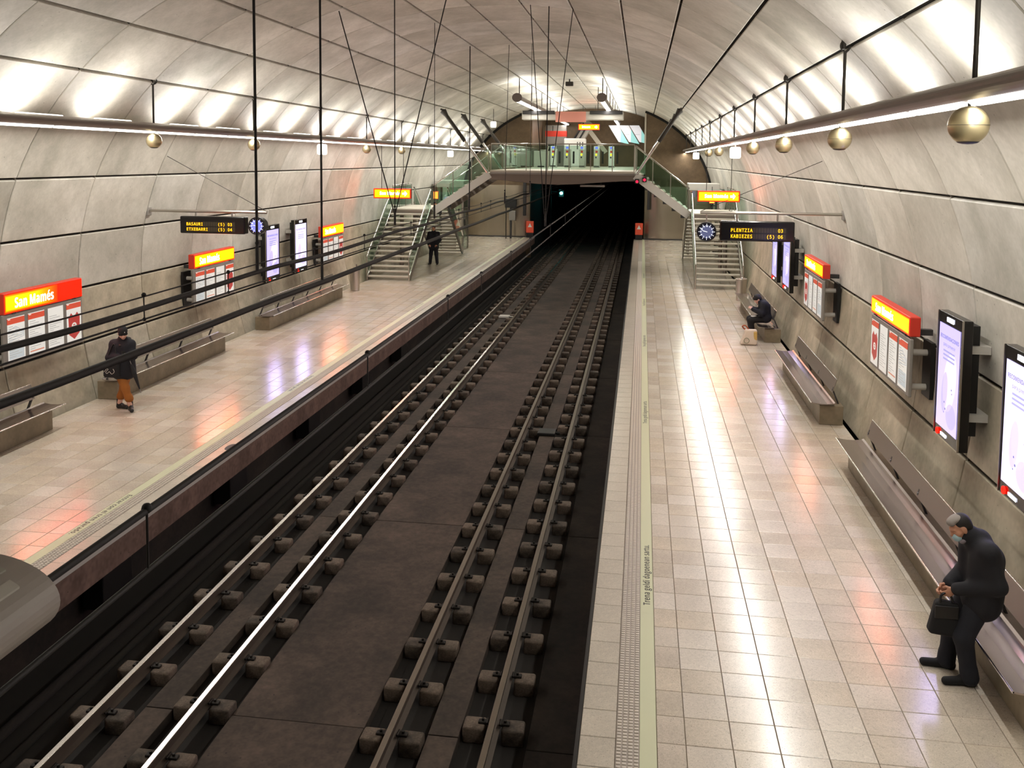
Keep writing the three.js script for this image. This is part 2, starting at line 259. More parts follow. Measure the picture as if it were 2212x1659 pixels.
// ---------------------------------------------------------------- light beams, loudspeakers
const area = (w, h, color, power, pos, to) => { const l = new THREE.RectAreaLight(color, power, w, h); l.position.set(...pos); scene.add(l); l.lookAt(...to); return l; };
function ellipsePts(rx, ry, cx, cy, n = 28) { const a = []; for (let i = 0; i < n; i++) { const t = i / n * 2 * Math.PI; a.push([cx + rx * Math.cos(t), cy + ry * Math.sin(t)]); } return a; }
const PITCH = 4.85, RODZ = []; for (let i = 0; i < 12; i++) RODZ.push(-2.95 - PITCH * i);
function lightBeam(x, sgn, label) {
  const t = thing('light_beam', label, 'light', [x, 5.62, 0]), zEnd = -56.4;
  part('housing', extrudeZ(ellipsePts(0.21, 0.088, 0, 0), zEnd, 1.6, 0.01), M.beam, t);
  part('end_cap', extrudeZ(ellipsePts(0.225, 0.1, 0, 0), zEnd - 0.03, zEnd, 0.005), M.beam, t);
  const hoop = (z) => new THREE.TorusGeometry(0.075, 0.011, 6, 16).rotateY(Math.PI / 2 * 0.3).translate(0, 0.94, z);
  for (const z of RODZ) part('hanger_rod', [bar([0, 0.05, z], [0, 0.87, z], 0.021), bar([0, 0.84, z], [0.06, 0.93, z], 0.014, 6), hoop(z), bar([-0.02, 0.9, z], [-0.02, 1.06, z], 0.03, 8)], M.rod, t);
  for (let i = 0; i < 12; i++) {
    const za = RODZ[i], L = PITCH / 3;
    for (let j = 0; j < 3; j++) {                                     // three diffusers between two rods
      const a = za - j * L - 0.06, b = za - (j + 1) * L + 0.06; if (b < zEnd) break;
      part('down_lamp', extrudeZ([[-0.075, -0.055], [0.075, -0.055], [0.062, -0.1], [0.03, -0.122], [-0.03, -0.122], [-0.062, -0.1]], a, b, 0.004), M.lampWhite, t);
    }
    area(0.12, PITCH * 0.94, LAMP, DOWN, [x, 5.485, za - PITCH / 2], [x, 0, za - PITCH / 2]);
    for (const c of [0.28, 0.72]) {                                   // two uplights between two rods
      const z = za - PITCH * c; if (z - 0.5 < zEnd) break;
      const g = extrudeZ([[-0.05, 0], [0.05, 0], [0.05, 0.02], [0.03, 0.03], [-0.03, 0.03], [-0.05, 0.02]], z - 0.55, z + 0.55, 0.003).translate(sgn * 0.05, 0.078, 0);
      part('up_lamp', g, M.lampUp, t);
      area(0.1, 0.9, LAMP, UP, [x + sgn * 0.05, 5.74, z], [x + sgn * 0.1, 6.45, z]);
      const sp = new THREE.SpotLight(LAMP, SPOT, 0, 0.62, 0.9, 2); sp.position.set(x + sgn * 0.05, 5.76, z); sp.target.position.set(x + sgn * 0.55, 6.42, z); sp.castShadow = true; sp.shadow.radius = 4; scene.add(sp, sp.target);
    }
  }
}
const BX = [-9.88, 2.61];
lightBeam(BX[0], -1, 'long grey oval light beam hung above the left platform');
lightBeam(BX[1], 1, 'long grey oval light beam hung above the right platform');
function speaker(x, z, label) {
  const t = thing('ball_speaker', label, 'speaker', [x, 5.345, z], 'gold ball loudspeakers under the light beams'), pr = [];
  for (let i = 0; i <= 22; i++) { const a = (-0.32 + 0.82 * i / 22) * Math.PI; if (a > Math.PI / 2) break; pr.push(new THREE.Vector2(Math.max(0.001, 0.155 * Math.cos(a)), 0.155 * Math.sin(a))); }
  part('shell', new THREE.LatheGeometry(pr, 32), M.gold, t);
  part('seam', new THREE.TorusGeometry(0.1555, 0.0018, 6, 40).rotateX(Math.PI / 2), M.darkGrey, t);
  part('grille', new THREE.LatheGeometry([[0.001, -0.152], [0.04, -0.149], [0.07, -0.142], [0.086, -0.131]].map(p => new THREE.Vector2(...p)), 24), M.black, t, { label: 'black grille underneath' });
  part('stem', bar([0, 0.14, 0], [0, 0.2, 0], 0.013), M.rod, t);
}
const ordinal = ['nearest', 'second nearest', 'third nearest', 'fourth nearest', 'fifth nearest', 'sixth nearest'];
[-7.8, -12.65, -17.5, -22.3, -32.05, -36.9].forEach((z, i) => speaker(BX[1] - 0.03, z, `gold ball loudspeaker, ${ordinal[i]} under the right light beam`));
[-17.5, -22.35, -32.05, -36.9].forEach((z, i) => speaker(BX[0], z, `gold ball loudspeaker, ${ordinal[i]} under the left light beam`));
function boxLight(x, y, z, label, rods) {
  const t = thing('box_light', label, 'light', [x, y, z]);
  part('diffuser', box(-0.15, 0.15, -0.16, 0.16, -0.08, 0.08, 0.05), M.boxLamp, t); part('stem', bar([0, 0.15, 0], [0, rods, 0], 0.016), M.rod, t);
  area(0.28, 0.28, hex(0xfff1d8), 7, [x, y - 0.17, z], [x, 0, z]);
}
boxLight(BX[1], 5.27, -26.7, 'glowing white box light, the nearer under the right beam', 0.27); boxLight(BX[1], 5.26, -46, 'glowing white box light near the far end of the right beam', 0.27);
boxLight(BX[0], 5.28, -27.4, 'glowing white box light, the nearer under the left beam', 0.27); boxLight(BX[0], 5.27, -46.6, 'glowing white box light near the far end of the left beam', 0.27);

// ---------------------------------------------------------------- signs and panels on the walls
const SIGN_RED = [255, 92, 0];
function signMap(w, h, draw, spill = 1) {                            // lamp behind red acrylic: the middle glows strongest
  return canvasTex(w, h, (x) => {
    x.fillStyle = '#c00c00'; x.fillRect(0, 0, w, h); x.save();
    for (let i = 0; i < 14; i++) { const k = i / 13, q = h * (0.03 + k * 0.16), u = Math.round(30 + 108 * k); x.fillStyle = `rgb(255,${u},0)`; x.fillRect(q, q, w * spill + (spill < 1 ? -i * 22 : 0) - 2 * q, h - 2 * q); }
    x.restore(); x.fillStyle = '#ffffff'; draw(x);
  });
}
const stationMap = (spill) => signMap(1024, 128, (x) => { x.font = 'bold 92px sans-serif'; x.textBaseline = 'middle'; x.textAlign = 'left'; x.fillText('San Mamés', 120, 68); }, spill);
const stMats = { full: std({ color: 0x220200, roughness: 0.25, emissive: 0xffffff, emissiveMap: stationMap(1), emissiveIntensity: 6 }), part: std({ color: 0x220200, roughness: 0.25, emissive: 0xffffff, emissiveMap: stationMap(0.66), emissiveIntensity: 3.2 }) };
function faceQuad(z0, z1, y0, y1, x, nx) {                            // a flat face at x, its normal along nx, text reading right
  const g = new THREE.PlaneGeometry(Math.abs(z1 - z0), y1 - y0); g.rotateY(nx * Math.PI / 2); return g.translate(x, (y0 + y1) / 2, (z0 + z1) / 2);
}
const POSTER = [0, 1, 2, 3].map(k => canvasTex(256, 512, (x, w, h) => {
  x.fillStyle = '#e9ecea'; x.fillRect(0, 0, w, h); x.fillStyle = '#d5533a'; if (k !== 2) x.fillRect(0, 10, w, 66); x.fillStyle = '#f6f6f2'; x.fillRect(12, 14, 36, 10);
  if (k === 3) { x.fillStyle = '#b63b38'; x.beginPath(); x.moveTo(30, 190); x.lineTo(80, 130); x.lineTo(110, 165); x.lineTo(150, 165); x.lineTo(185, 130); x.lineTo(232, 195); x.lineTo(222, 400); x.lineTo(130, 470); x.lineTo(38, 400); x.fill(); x.fillStyle = '#ecebe6'; x.beginPath(); x.arc(130, 300, 44, 0, 7); x.fill(); x.fillStyle = '#b63b38'; x.fillRect(112, 280, 36, 12); x.fillRect(112, 306, 36, 12); return; }
  x.strokeStyle = '#9fb2c4'; x.lineWidth = 5; if (k === 0) { for (let i = 0; i < 5; i++) { x.beginPath(); x.moveTo(10, 150 + i * 30); x.lineTo(120 + i * 18, 110 + i * 34); x.lineTo(246, 190 + i * 12); x.stroke(); } x.fillStyle = '#c6d3da'; x.fillRect(20, 330, 216, 150); }
  x.fillStyle = '#b4b8b8'; for (let i = 0; i < 15; i++) x.fillRect(22, 100 + i * 25, 60 + ((i * 53 + k * 31) % 140), 7); if (k === 1) { x.fillStyle = '#d98a6e'; x.fillRect(20, 450, 216, 14); }
}));
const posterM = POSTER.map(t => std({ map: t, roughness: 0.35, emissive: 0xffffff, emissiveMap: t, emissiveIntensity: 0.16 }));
function stationSign(side, z0, ys, yp, which, label, labelP) {        // z0 is the end nearer the camera
  const X = side > 0 ? 4.0 : -11.2, n = -side, L = 2.27, zc = z0 - L / 2, [y0, y1] = ys, [p0, p1] = yp, wallX = side > 0 ? 4.4 : -11.6;
  const t = thing('station_sign', label, 'sign', [X, (y0 + y1) / 2, zc]); const loc = (g) => g.translate(-X, -(y0 + y1) / 2, -zc);
  part('casing', loc(box(Math.min(X, X + side * 0.16), Math.max(X, X + side * 0.16), y0 - 0.02, y1 + 0.02, z0 + 0.02, z0 - L - 0.02, 0.02)), M.red, t);
  part('lit_face', loc(faceQuad(z0, z0 - L, y0, y1, X + n * 0.003, n)), stMats[which], t);
  part('bracket', [loc(box(Math.min(X, wallX), Math.max(X, wallX), y0 - 0.03, y0 + 0.06, z0 - 0.3, z0 - 0.2)), loc(box(Math.min(X, wallX), Math.max(X, wallX), y0 - 0.03, y0 + 0.06, z0 - L + 0.3, z0 - L + 0.2))], M.darkGrey, t);
  area(L * 0.95, (y1 - y0) * 0.9, new THREE.Color(1, 0.12, 0.06), SIGN_L, [X + n * 0.03, (y0 + y1) / 2, zc], [X + n * 3, (y0 + y1) / 2 - 0.2, zc]);
  const q = thing('information_panel', labelP, 'panel', [X, (p0 + p1) / 2, zc]); const lq = (g) => g.translate(-X, -(p0 + p1) / 2, -zc);
  part('board', lq(box(Math.min(X + side * 0.01, X + side * 0.06), Math.max(X + side * 0.01, X + side * 0.06), p0 - 0.05, p1 + 0.05, z0 + 0.05, z0 - L - 0.02, 0.015)), M.grey, q);
  const w = L / 4, order = side < 0 ? [0, 1, 2, 3] : [0, 1, 2, 3];    // reads left to right for someone facing the wall
  for (let i = 0; i < 4; i++) { const za = side < 0 ? z0 - i * w - 0.06 : z0 - i * w - 0.06, zb = za - w + 0.1; part('poster', lq(faceQuad(za, zb, p0, p1 - 0.02, X + n * 0.004 + side * 0.008, n)), posterM[side < 0 ? order[i] : order[i]], q); }
  for (const y of [p0 + 0.05, p1 - 0.2]) part('standoff', [lq(bar([X + side * 0.06, y, z0 - 0.25], [wallX, y, z0 - 0.25], 0.05, 12)), lq(bar([X + side * 0.06, y, z0 - L + 0.25], [wallX, y, z0 - L + 0.25], 0.05, 12))], M.greyLight, q);
  part('mount_plate', lq(box(Math.min(wallX - side * 0.06, wallX), Math.max(wallX - side * 0.06, wallX), p0 - 0.1, p1 - 0.02, z0 - 0.05, z0 - 0.45)), M.black, q);
}
stationSign(-1, -14.66, [2.2, 2.55], [1.3, 2.13], 'part', 'red station name sign on the left wall, nearest, its right half plain red', 'grey frame of four posters behind the woman in ochre trousers');
stationSign(-1, -21.65, [2.2, 2.53], [1.3, 2.11], 'full', 'glowing station name sign on the left wall, second, before the clock', 'grey frame of four posters under the second left station sign');
stationSign(-1, -31.05, [2.2, 2.56], [1.3, 2.12], 'full', 'glowing station name sign on the left wall, farthest, near the stairs', 'grey frame of four posters half hidden before the left stairs');
stationSign(1, -14.2, [2.46, 2.72], [1.58, 2.36], 'full', 'glowing station name sign on the right wall, nearest to the tall light panel', 'grey frame of four posters above the middle right bench');
stationSign(1, -20.85, [2.47, 2.75], [1.56, 2.36], 'full', 'glowing station name sign on the right wall, farther, above the seated person', 'grey frame of four posters on the right wall, above the seated person');

const screenMap = (k) => canvasTex(256, 512, (x, w, h) => {
  const g = ['#b4a8f0', '#c9bdf4', '#a9a0ea'][k % 3]; x.fillStyle = g; x.fillRect(0, 0, w, h);
  x.fillStyle = 'rgba(226,206,250,0.75)'; x.beginPath(); x.ellipse(150, 270, 74, 150, 0.2, 0, 7); x.fill(); x.fillStyle = 'rgba(150,140,225,0.6)'; x.beginPath(); x.ellipse(92, 330, 36, 100, 0.1, 0, 7); x.fill(); x.beginPath(); x.ellipse(180, 430, 60, 60, 0, 0, 7); x.fill();
  x.fillStyle = '#5f5d90'; x.font = 'bold 26px sans-serif'; x.textAlign = 'center'; x.fillText('RECOMENDACIONES', 128, 72, 226); x.font = '24px sans-serif'; x.fillText('para prevenir', 128, 106);
  x.fillStyle = '#8a86b8'; for (let i = 0; i < 3; i++) x.fillRect(58, 124 + i * 20, 140, 9);
  x.fillStyle = '#55538c'; for (const [a, b, r] of [[96, 380, 5], [110, 410, 6], [94, 430, 4], [176, 300, 5], [182, 318, 4]]) { x.beginPath(); x.arc(a, b, r, 0, 7); x.fill(); }
});
const screenM = [0, 1, 2].map(k => std({ color: 0x101018, roughness: 0.15, emissive: 0xffffff, emissiveMap: screenMap(k), emissiveIntensity: [1.0, 1.25, 0.9][k] }));
const glowW = std({ color: 0xffffff, emissive: 0xeef0ff, emissiveIntensity: 3 }), glowR = std({ color: 0x400, emissive: 0xff1408, emissiveIntensity: 2.5 });
function totem(side, z0, z1, y0, y1, k, label) {                       // z0 nearer the camera
  const X = side > 0 ? 4.0 : -11.2, n = -side, yc = (y0 + y1) / 2, zc = (z0 + z1) / 2, wallX = side > 0 ? 4.42 : -11.62, s = (a, b) => [Math.min(X + side * a, X + side * b), Math.max(X + side * a, X + side * b)];
  const t = thing('light_panel', label, 'advertising panel', [X, yc, zc]), loc = (g) => g.translate(-X, -yc, -zc);
  part('casing', loc(box(...s(0.01, 0.13), y0, y1, z0, z1, 0.012)), M.blackGloss, t);
  part('trim', [loc(box(...s(-0.004, 0.02), y0, y1, z0, z0 - 0.012)), loc(box(...s(-0.004, 0.02), y0, y1, z1 + 0.012, z1))], M.steel, t);
  part('screen', loc(faceQuad(z0 - 0.07, z1 + 0.07, y0 + 0.15, y1 - 0.15, X + n * 0.002 + side * 0.006, n)), screenM[k], t);
  part('lit_label', [loc(faceQuad(zc + 0.13, zc - 0.13, y1 - 0.105, y1 - 0.045, X + n * 0.003 + side * 0.006, n)), loc(faceQuad(zc + 0.02, zc - 0.2, y0 + 0.045, y0 + 0.085, X + n * 0.003 + side * 0.006, n))], glowW, t);
  part('lit_badge', loc(new THREE.TorusGeometry(0.032, 0.014, 8, 20).rotateY(Math.PI / 2).translate(X + n * 0.004, y0 + 0.066, zc + (side > 0 ? -0.3 : 0.26))), glowR, t);
  part('back_frame', loc(box(...s(0.2, 0.3), y0 + 0.15, y1 - 0.1, zc - 0.22, zc + 0.22)), M.black, t);
  for (const y of [y0 + 0.4, y1 - 0.4]) part('bracket', loc(box(Math.min(X + side * 0.1, wallX), Math.max(X + side * 0.1, wallX), y - 0.05, y + 0.05, zc - 0.28, zc + 0.28)), M.greyLight, t);
  area((z0 - z1) * 0.8, (y1 - y0) * 0.8, hex(0xb9b0ff), TOTEM_L, [X + n * 0.03, yc, zc], [X + n * 3, yc - 0.2, zc]);
}
totem(1, -9.66, -10.62, 1.4, 3.06, 1, 'tall lit panel cut by the right edge of the picture');
totem(1, -11.95, -12.9, 1.39, 3.07, 0, 'tall lavender lit panel next to the nearest right station sign');
totem(1, -25.42, -26.6, 1.46, 3.0, 2, 'tall lit panel on the right, nearer one under the departure board');
totem(1, -27.75, -28.75, 1.44, 3.0, 2, 'tall lit panel on the right, farther one under the departure board');
totem(-1, -26.1, -27.15, 1.24, 2.96, 0, 'tall lavender lit panel on the left, directly behind the clock');
totem(-1, -28.42, -29.52, 1.24, 2.98, 1, 'tall whitish lit panel on the left, farther from the clock');

// ---------------------------------------------------------------- departure boards with clocks on wall arms
function ledMap(l1, l2) {
  return canvasTex(1024, 256, (x, w, h) => {
    x.fillStyle = '#0a0806'; x.fillRect(0, 0, w, h); const rows = [[l1, 20], [l2, 138]];
    for (const [s, y] of rows) for (let i = 0; i < 20; i++) { const ch = s[i] || ' '; const cx = 12 + i * 50; x.fillStyle = ch === ' ' ? '#231c12' : '#2a1a04'; x.fillRect(cx, y, 42, 96); if (ch !== ' ') { x.fillStyle = '#ffb414'; x.font = 'bold 92px monospace'; x.textAlign = 'center'; x.textBaseline = 'middle'; x.fillText(ch, cx + 21, y + 50, 46); } }
  });
}
const clockT = (hm, bright) => canvasTex(512, 512, (x, w) => {
  x.fillStyle = '#090910'; x.fillRect(0, 0, w, w); x.fillStyle = bright; x.beginPath(); x.arc(256, 256, 196, 0, 7); x.fill(); x.translate(256, 256);
  x.fillStyle = '#ffffff'; x.font = 'bold 54px sans-serif'; x.textAlign = 'center'; x.textBaseline = 'middle';
  for (let i = 1; i <= 12; i++) { const a = i * Math.PI / 6; x.fillText(String(i), Math.sin(a) * 168, -Math.cos(a) * 168); x.save(); x.rotate(a); x.fillRect(-5, -240, 10, 44); x.restore(); }
  x.fillStyle = '#cfd0d8'; for (const [a, l, b] of [[hm[0], 100, 18], [hm[1], 150, 14]]) { x.save(); x.rotate(a * Math.PI / 180); x.fillRect(-b / 2, -l, b, l + 20); x.restore(); }
});
function board(side, X0, X1, y0, y1, ck, z, lines, label, clabel, hm, face) {
  const t = thing('departure_board', label, 'display', [(X0 + X1) / 2, (y0 + y1) / 2, z]), loc = (g) => g.translate(-(X0 + X1) / 2, -(y0 + y1) / 2, -z), ya = side > 0 ? 3.93 : 3.76, wallX = side > 0 ? 4.25 : -11.5, tip = side > 0 ? 1.25 : -8.55;
  part('housing', loc(box(X0, X1, y0, y1, z - 0.12, z + 0.1, 0.03)), M.blackGloss, t);
  const mg = side > 0 ? [0.2, 0.16] : [0.15, 0.22], yb = y0 + (y1 - y0) * 0.08, yt = y1 - (y1 - y0) * 0.27;
  part('led_display', loc(new THREE.PlaneGeometry(X1 - X0 - mg[0] - mg[1], yt - yb).translate((X0 + mg[0] + X1 - mg[1]) / 2, (yb + yt) / 2, z + 0.102)), std({ color: 0x050403, roughness: 0.15, emissive: 0xffffff, emissiveMap: ledMap(...lines), emissiveIntensity: 1.5 }), t);
  part('wall_arm', loc(bar([wallX, ya, z], [tip, ya, z], 0.032, 12)), M.steel, t);
  part('hanger', [loc(bar([X0 + 0.35, y1 - 0.02, z], [X0 + 0.35, ya, z], 0.02)), loc(bar([X1 - 0.35, y1 - 0.02, z], [X1 - 0.35, ya, z], 0.02))], M.steel, t);
  part('stay_wire', loc(bar([tip, ya + 0.02, z], [side > 0 ? 3.75 : -11.0, 5.05, z], 0.007, 6)), M.rod, t);
  part('wall_plate', loc(box(wallX - 0.06, wallX + 0.06, ya - 0.12, ya + 0.12, z - 0.1, z + 0.1, 0.02)), M.grey, t);
  const c = thing('platform_clock', clabel, 'clock', [ck[0], ck[1], z]);
  part('case', new THREE.CylinderGeometry(0.2, 0.2, 0.2, 40).rotateX(Math.PI / 2), M.black, c);
  part('rim', new THREE.TorusGeometry(0.196, 0.012, 8, 40).translate(0, 0, 0.1), M.black, c);
  part('dial', new THREE.CircleGeometry(0.185, 40).translate(0, 0, 0.103), std({ color: 0x0a0a12, roughness: 0.2, emissive: 0xffffff, emissiveMap: clockT(hm, face), emissiveIntensity: 1.2 }), c);
  part('hanger', bar([0, 0.19, 0], [0, ya - ck[1] - 0.036, 0], 0.016), M.steel, c);
}
board(-1, -10.64, -9.05, 3.25, 3.65, [-8.76, 3.45], -20, ['BASAURI      (5) 03', 'ETXEBARRI    (5) 04'], 'black departure board on the left listing two amber lines', 'lit round clock beside the left departure board', [284, 282], '#6a6ed2');
board(1, 1.68, 3.22, 3.33, 3.76, [1.39, 3.52], -20, ['PLENTZIA         03', 'KABIEZES     (5) 06'], 'black departure board on the right before the stairs', 'lit round clock beside the right departure board', [284, 288], '#43465f');

// ---------------------------------------------------------------- benches
function bench(side, z0, z1, label) {                                 // z0 nearer the camera
  const mx = (x) => side > 0 ? x : -7.32 - x + 0.12, f = (a, b) => [Math.min(mx(a), mx(b)), Math.max(mx(a), mx(b))], zc = (z0 + z1) / 2;
  const t = thing('bench', label, 'bench', [mx(3.6), 0, zc]), loc = (g) => g.translate(-mx(3.6), 0, -zc), L = z0 - z1;
  const seat = [[3.28, 0.445], [3.285, 0.46], [3.34, 0.452], [3.45, 0.438], [3.58, 0.436], [3.69, 0.452], [3.72, 0.47], [3.725, 0.455], [3.69, 0.437], [3.58, 0.42], [3.45, 0.422], [3.34, 0.434]].map(([x, y]) => [mx(x), y]);
  part('seat', loc(extrudeZ(side > 0 ? seat : seat.reverse(), z1, z0)), M.seat, t);
  part('seat_edge', loc(bar([mx(3.283), 0.452, z0], [mx(3.283), 0.452, z1], 0.012, 10)), M.chrome, t);
  const bk = [[3.705, 0.6], [3.72, 0.6], [3.795, 0.855], [3.782, 0.86]].map(([x, y]) => [mx(x), y]);
  part('backrest', loc(extrudeZ(side > 0 ? bk : bk.reverse(), z1 + 0.25, z0 - 0.25, 0.002)), M.steelDull, t);
  part('backrest_edge', loc(bar([mx(3.79), 0.86, z0 - 0.25], [mx(3.79), 0.86, z1 + 0.25], 0.008, 8)), M.chrome, t);
  part('plinth', loc(box(...f(3.46, 3.9), 0.003, 0.38, z0 - 0.12, z1 + 0.12, 0.01)), M.plinth, t);
  const n = Math.max(2, Math.round(L / 1.5));
  for (let i = 0; i <= n; i++) { const z = z0 - 0.3 - (L - 0.6) * i / n; part('bracket', [loc(box(...f(3.4, 3.7), 0.375, 0.428, z - 0.03, z + 0.03)), loc(beamBox([mx(3.72), 0.66, z], [mx(3.84), 0.37, z], 0.05, 0.025)), loc(beamBox([mx(3.77), 0.78, z], [mx(3.72), 0.62, z], 0.05, 0.02))], M.darkGrey, t); }
}
bench(1, -8.15, -15.5, 'long steel bench on the right, beside the standing old man'); bench(1, -17.75, -22.65, 'empty steel bench in the middle of the right platform'); bench(1, -25.75, -32.3, 'steel bench on the right with the seated person');
bench(-1, -8.3, -15.25, 'steel bench on the left, cut by the left picture edge'); bench(-1, -17.1, -22.3, 'steel bench on the left, behind the woman in ochre trousers'); bench(-1, -24.9, -31.7, 'steel bench on the left below the tall lit panels');
function bin(x, z, label) { const t = thing('waste_bin', label, 'bin', [x, 0, z]); part('body', new THREE.CylinderGeometry(0.2, 0.17, 0.78, 24).translate(0, 0.4, 0), M.steel, t); part('rim', new THREE.TorusGeometry(0.2, 0.014, 8, 28).rotateX(Math.PI / 2).translate(0, 0.79, 0), M.chrome, t); part('liner', new THREE.CylinderGeometry(0.18, 0.18, 0.02, 24).translate(0, 0.775, 0), M.black, t); part('back_plate', box(-0.02, 0.02, 0.3, 0.98, -0.24, -0.2), M.steelDull, t); }
bin(-10.72, -33.2, 'round steel waste bin between the left bench and stairs'); bin(3.62, -33.6, 'round steel waste bin between the right bench and stairs');

// ---------------------------------------------------------------- far end: bulkheads, tunnel, hall
const DECK = 4.53, HX0 = -7.1, HX1 = 0.14;
function bulkhead(side, label) {
  const s = struct('wall_far', label), pts = [], xi = side > 0 ? HX1 : HX0;
  let t0 = 0; for (let t = 0; t < 102; t += 0.5) { const x = prof(side * t)[0]; if (side > 0 ? x >= xi : x <= xi) { t0 = t; break; } }
  for (let t = t0; t <= 102; t += 3) pts.push(prof(side * t, 0.12)); pts.push([side > 0 ? 4.3 : -11.5, -1.5], [xi, -1.5]);
  part('wall_slab', extrudeZ(pts, ZE - 0.35, ZE), M.bulkhead, s);
  // bulging steel cladding, plan curve swept upwards
  const cl = (xa, xb, y0, y1, bul) => { const n = 28, o = [], i2 = []; for (let i = 0; i <= n; i++) { const u = i / n, x = xa + (xb - xa) * u, b = bul * Math.sin(Math.PI * u) ** 0.8 + 0.05 * Math.sin(u * 9); o.push([x, -(ZE + 0.03 + b)]); i2.push([x, -(ZE + 0.0)]); } const sh = new THREE.Shape([...o, ...i2.reverse()].map(p => new THREE.Vector2(...p))); return new THREE.ExtrudeGeometry(sh, { depth: y1 - y0, bevelEnabled: false }).rotateX(-Math.PI / 2).translate(0, y0, 0); };
  part('steel_cladding', cl(side > 0 ? HX1 + 0.05 : -11.25, side > 0 ? 4.12 : HX0 - 0.05, 0.04, 3.35, 0.22), M.clad, s);
  part('skirting', box(side > 0 ? HX1 : -11.25, side > 0 ? 4.12 : HX0, 0, 0.06, ZE, ZE + 0.35), M.darkGrey, s);
  const vt = []; for (let t = t0; t <= 100; t += 2) vt.push([...prof(side * t, -0.06), ZE + 0.04]); part('rim_trim', new THREE.TubeGeometry(new THREE.CatmullRomCurve3(vt.map(V)), 40, 0.09, 8), M.backing, s);
  part('corner_trim', box(xi - 0.05, xi + 0.05, DECK - 0.4, prof(side * t0)[1], ZE, ZE + 0.06), side > 0 ? M.tread : M.bulkhead, s);
}
bulkhead(-1, 'tan end wall above the left platform end'); bulkhead(1, 'brown end wall above the right platform end');
{
  const s = struct('tunnel', 'dark running tunnel beyond the platforms');
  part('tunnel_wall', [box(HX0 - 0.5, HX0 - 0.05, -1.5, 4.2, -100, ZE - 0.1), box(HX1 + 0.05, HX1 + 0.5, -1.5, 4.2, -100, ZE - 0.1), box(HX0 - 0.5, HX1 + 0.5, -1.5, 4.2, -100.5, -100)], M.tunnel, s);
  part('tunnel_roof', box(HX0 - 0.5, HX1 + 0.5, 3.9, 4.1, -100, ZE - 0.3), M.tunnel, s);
  const h = struct('wall_back', 'tan back wall of the ticket hall at bridge level');
  const pts = []; for (let t = -40; t <= 40; t += 2) pts.push(prof(t, 0.05)); pts.push([2, 3.9], [-9.2, 3.9]);
  part('wall_slab', extrudeZ(pts, -68.6, -68.1), M.bulkhead, h);
  for (const x of [[HX0 - 0.3, HX0], [HX1, HX1 + 0.3]]) part('side_wall', box(...x, 4, 8.35, -68.2, ZE - 0.3), M.bulkhead, h);
}
{
  const s = struct('mezzanine_floor', 'footbridge deck and ticket hall floor over the tracks');
  part('hall_slab', box(HX0, HX1, DECK - 0.4, DECK, -68.2, ZE), M.tread, s);
  part('bridge_top', box(-6.72, -0.32, DECK - 0.12, DECK, ZE, -40.2, 0.02), M.tread, s);
  const belly = [[-6.72, 4.42], [-6.72, 4.12], [-5.8, 4.05], [-4.6, 3.94], [-3.7, 3.91], [-2.75, 3.95], [-1.75, 4.04], [-0.8, 4.1], [-0.32, 4.1], [-0.32, 4.42]];
  part('bridge_belly', extrudeZ(belly, ZE + 0.05, -40.22, 0.01), M.deck, s);
  part('edge_beam', box(-6.72, -0.32, 4.36, 4.44, -40.3, -40.17), M.grey, s);
}
{ // near deck under the photographer and the end of the light beam mounted on it
  const s = struct('near_deck', 'deck of the gallery where the photographer stands'); part('deck_slab', box(-11.2, 4.1, 3.2, 3.42, -1.5, 2.05), M.deck, s);
  const t = thing('oval_light_beam', 'blunt round end of a grey oval beam in the lower left corner', 'light', [-1.765, 3.842, 0]), top = (x) => 0.12 * Math.sqrt(1 - (x / 0.225) ** 2), strip = (a, b, h) => { const p = []; for (let i = 0; i <= 8; i++) { const x = a + (b - a) * i / 8; p.push([x, top(x) - 0.004]); } for (let i = 8; i >= 0; i--) { const x = a + (b - a) * i / 8; p.push([x, top(x) + h]); } return p; };
  part('housing', extrudeZ(ellipsePts(0.225, 0.12, 0, 0, 48), -2.2, 1.9, 0.006), M.beamPale, t);
  part('glass_cover', extrudeZ(strip(-0.14, 0.115, 0.005), -2.13, 1.2), std({ color: 0xb0afa4, roughness: 0.18 }), t);
  part('light_slot', extrudeZ(strip(0.148, 0.176, 0.006), -2.1, 1.2), M.greyLight, t);
  part('foot', [box(-0.05, 0.05, -0.55, -0.05, -1.2, -1.1), box(-0.05, 0.05, -0.55, -0.05, 1.0, 1.1)], M.rod, t);
}

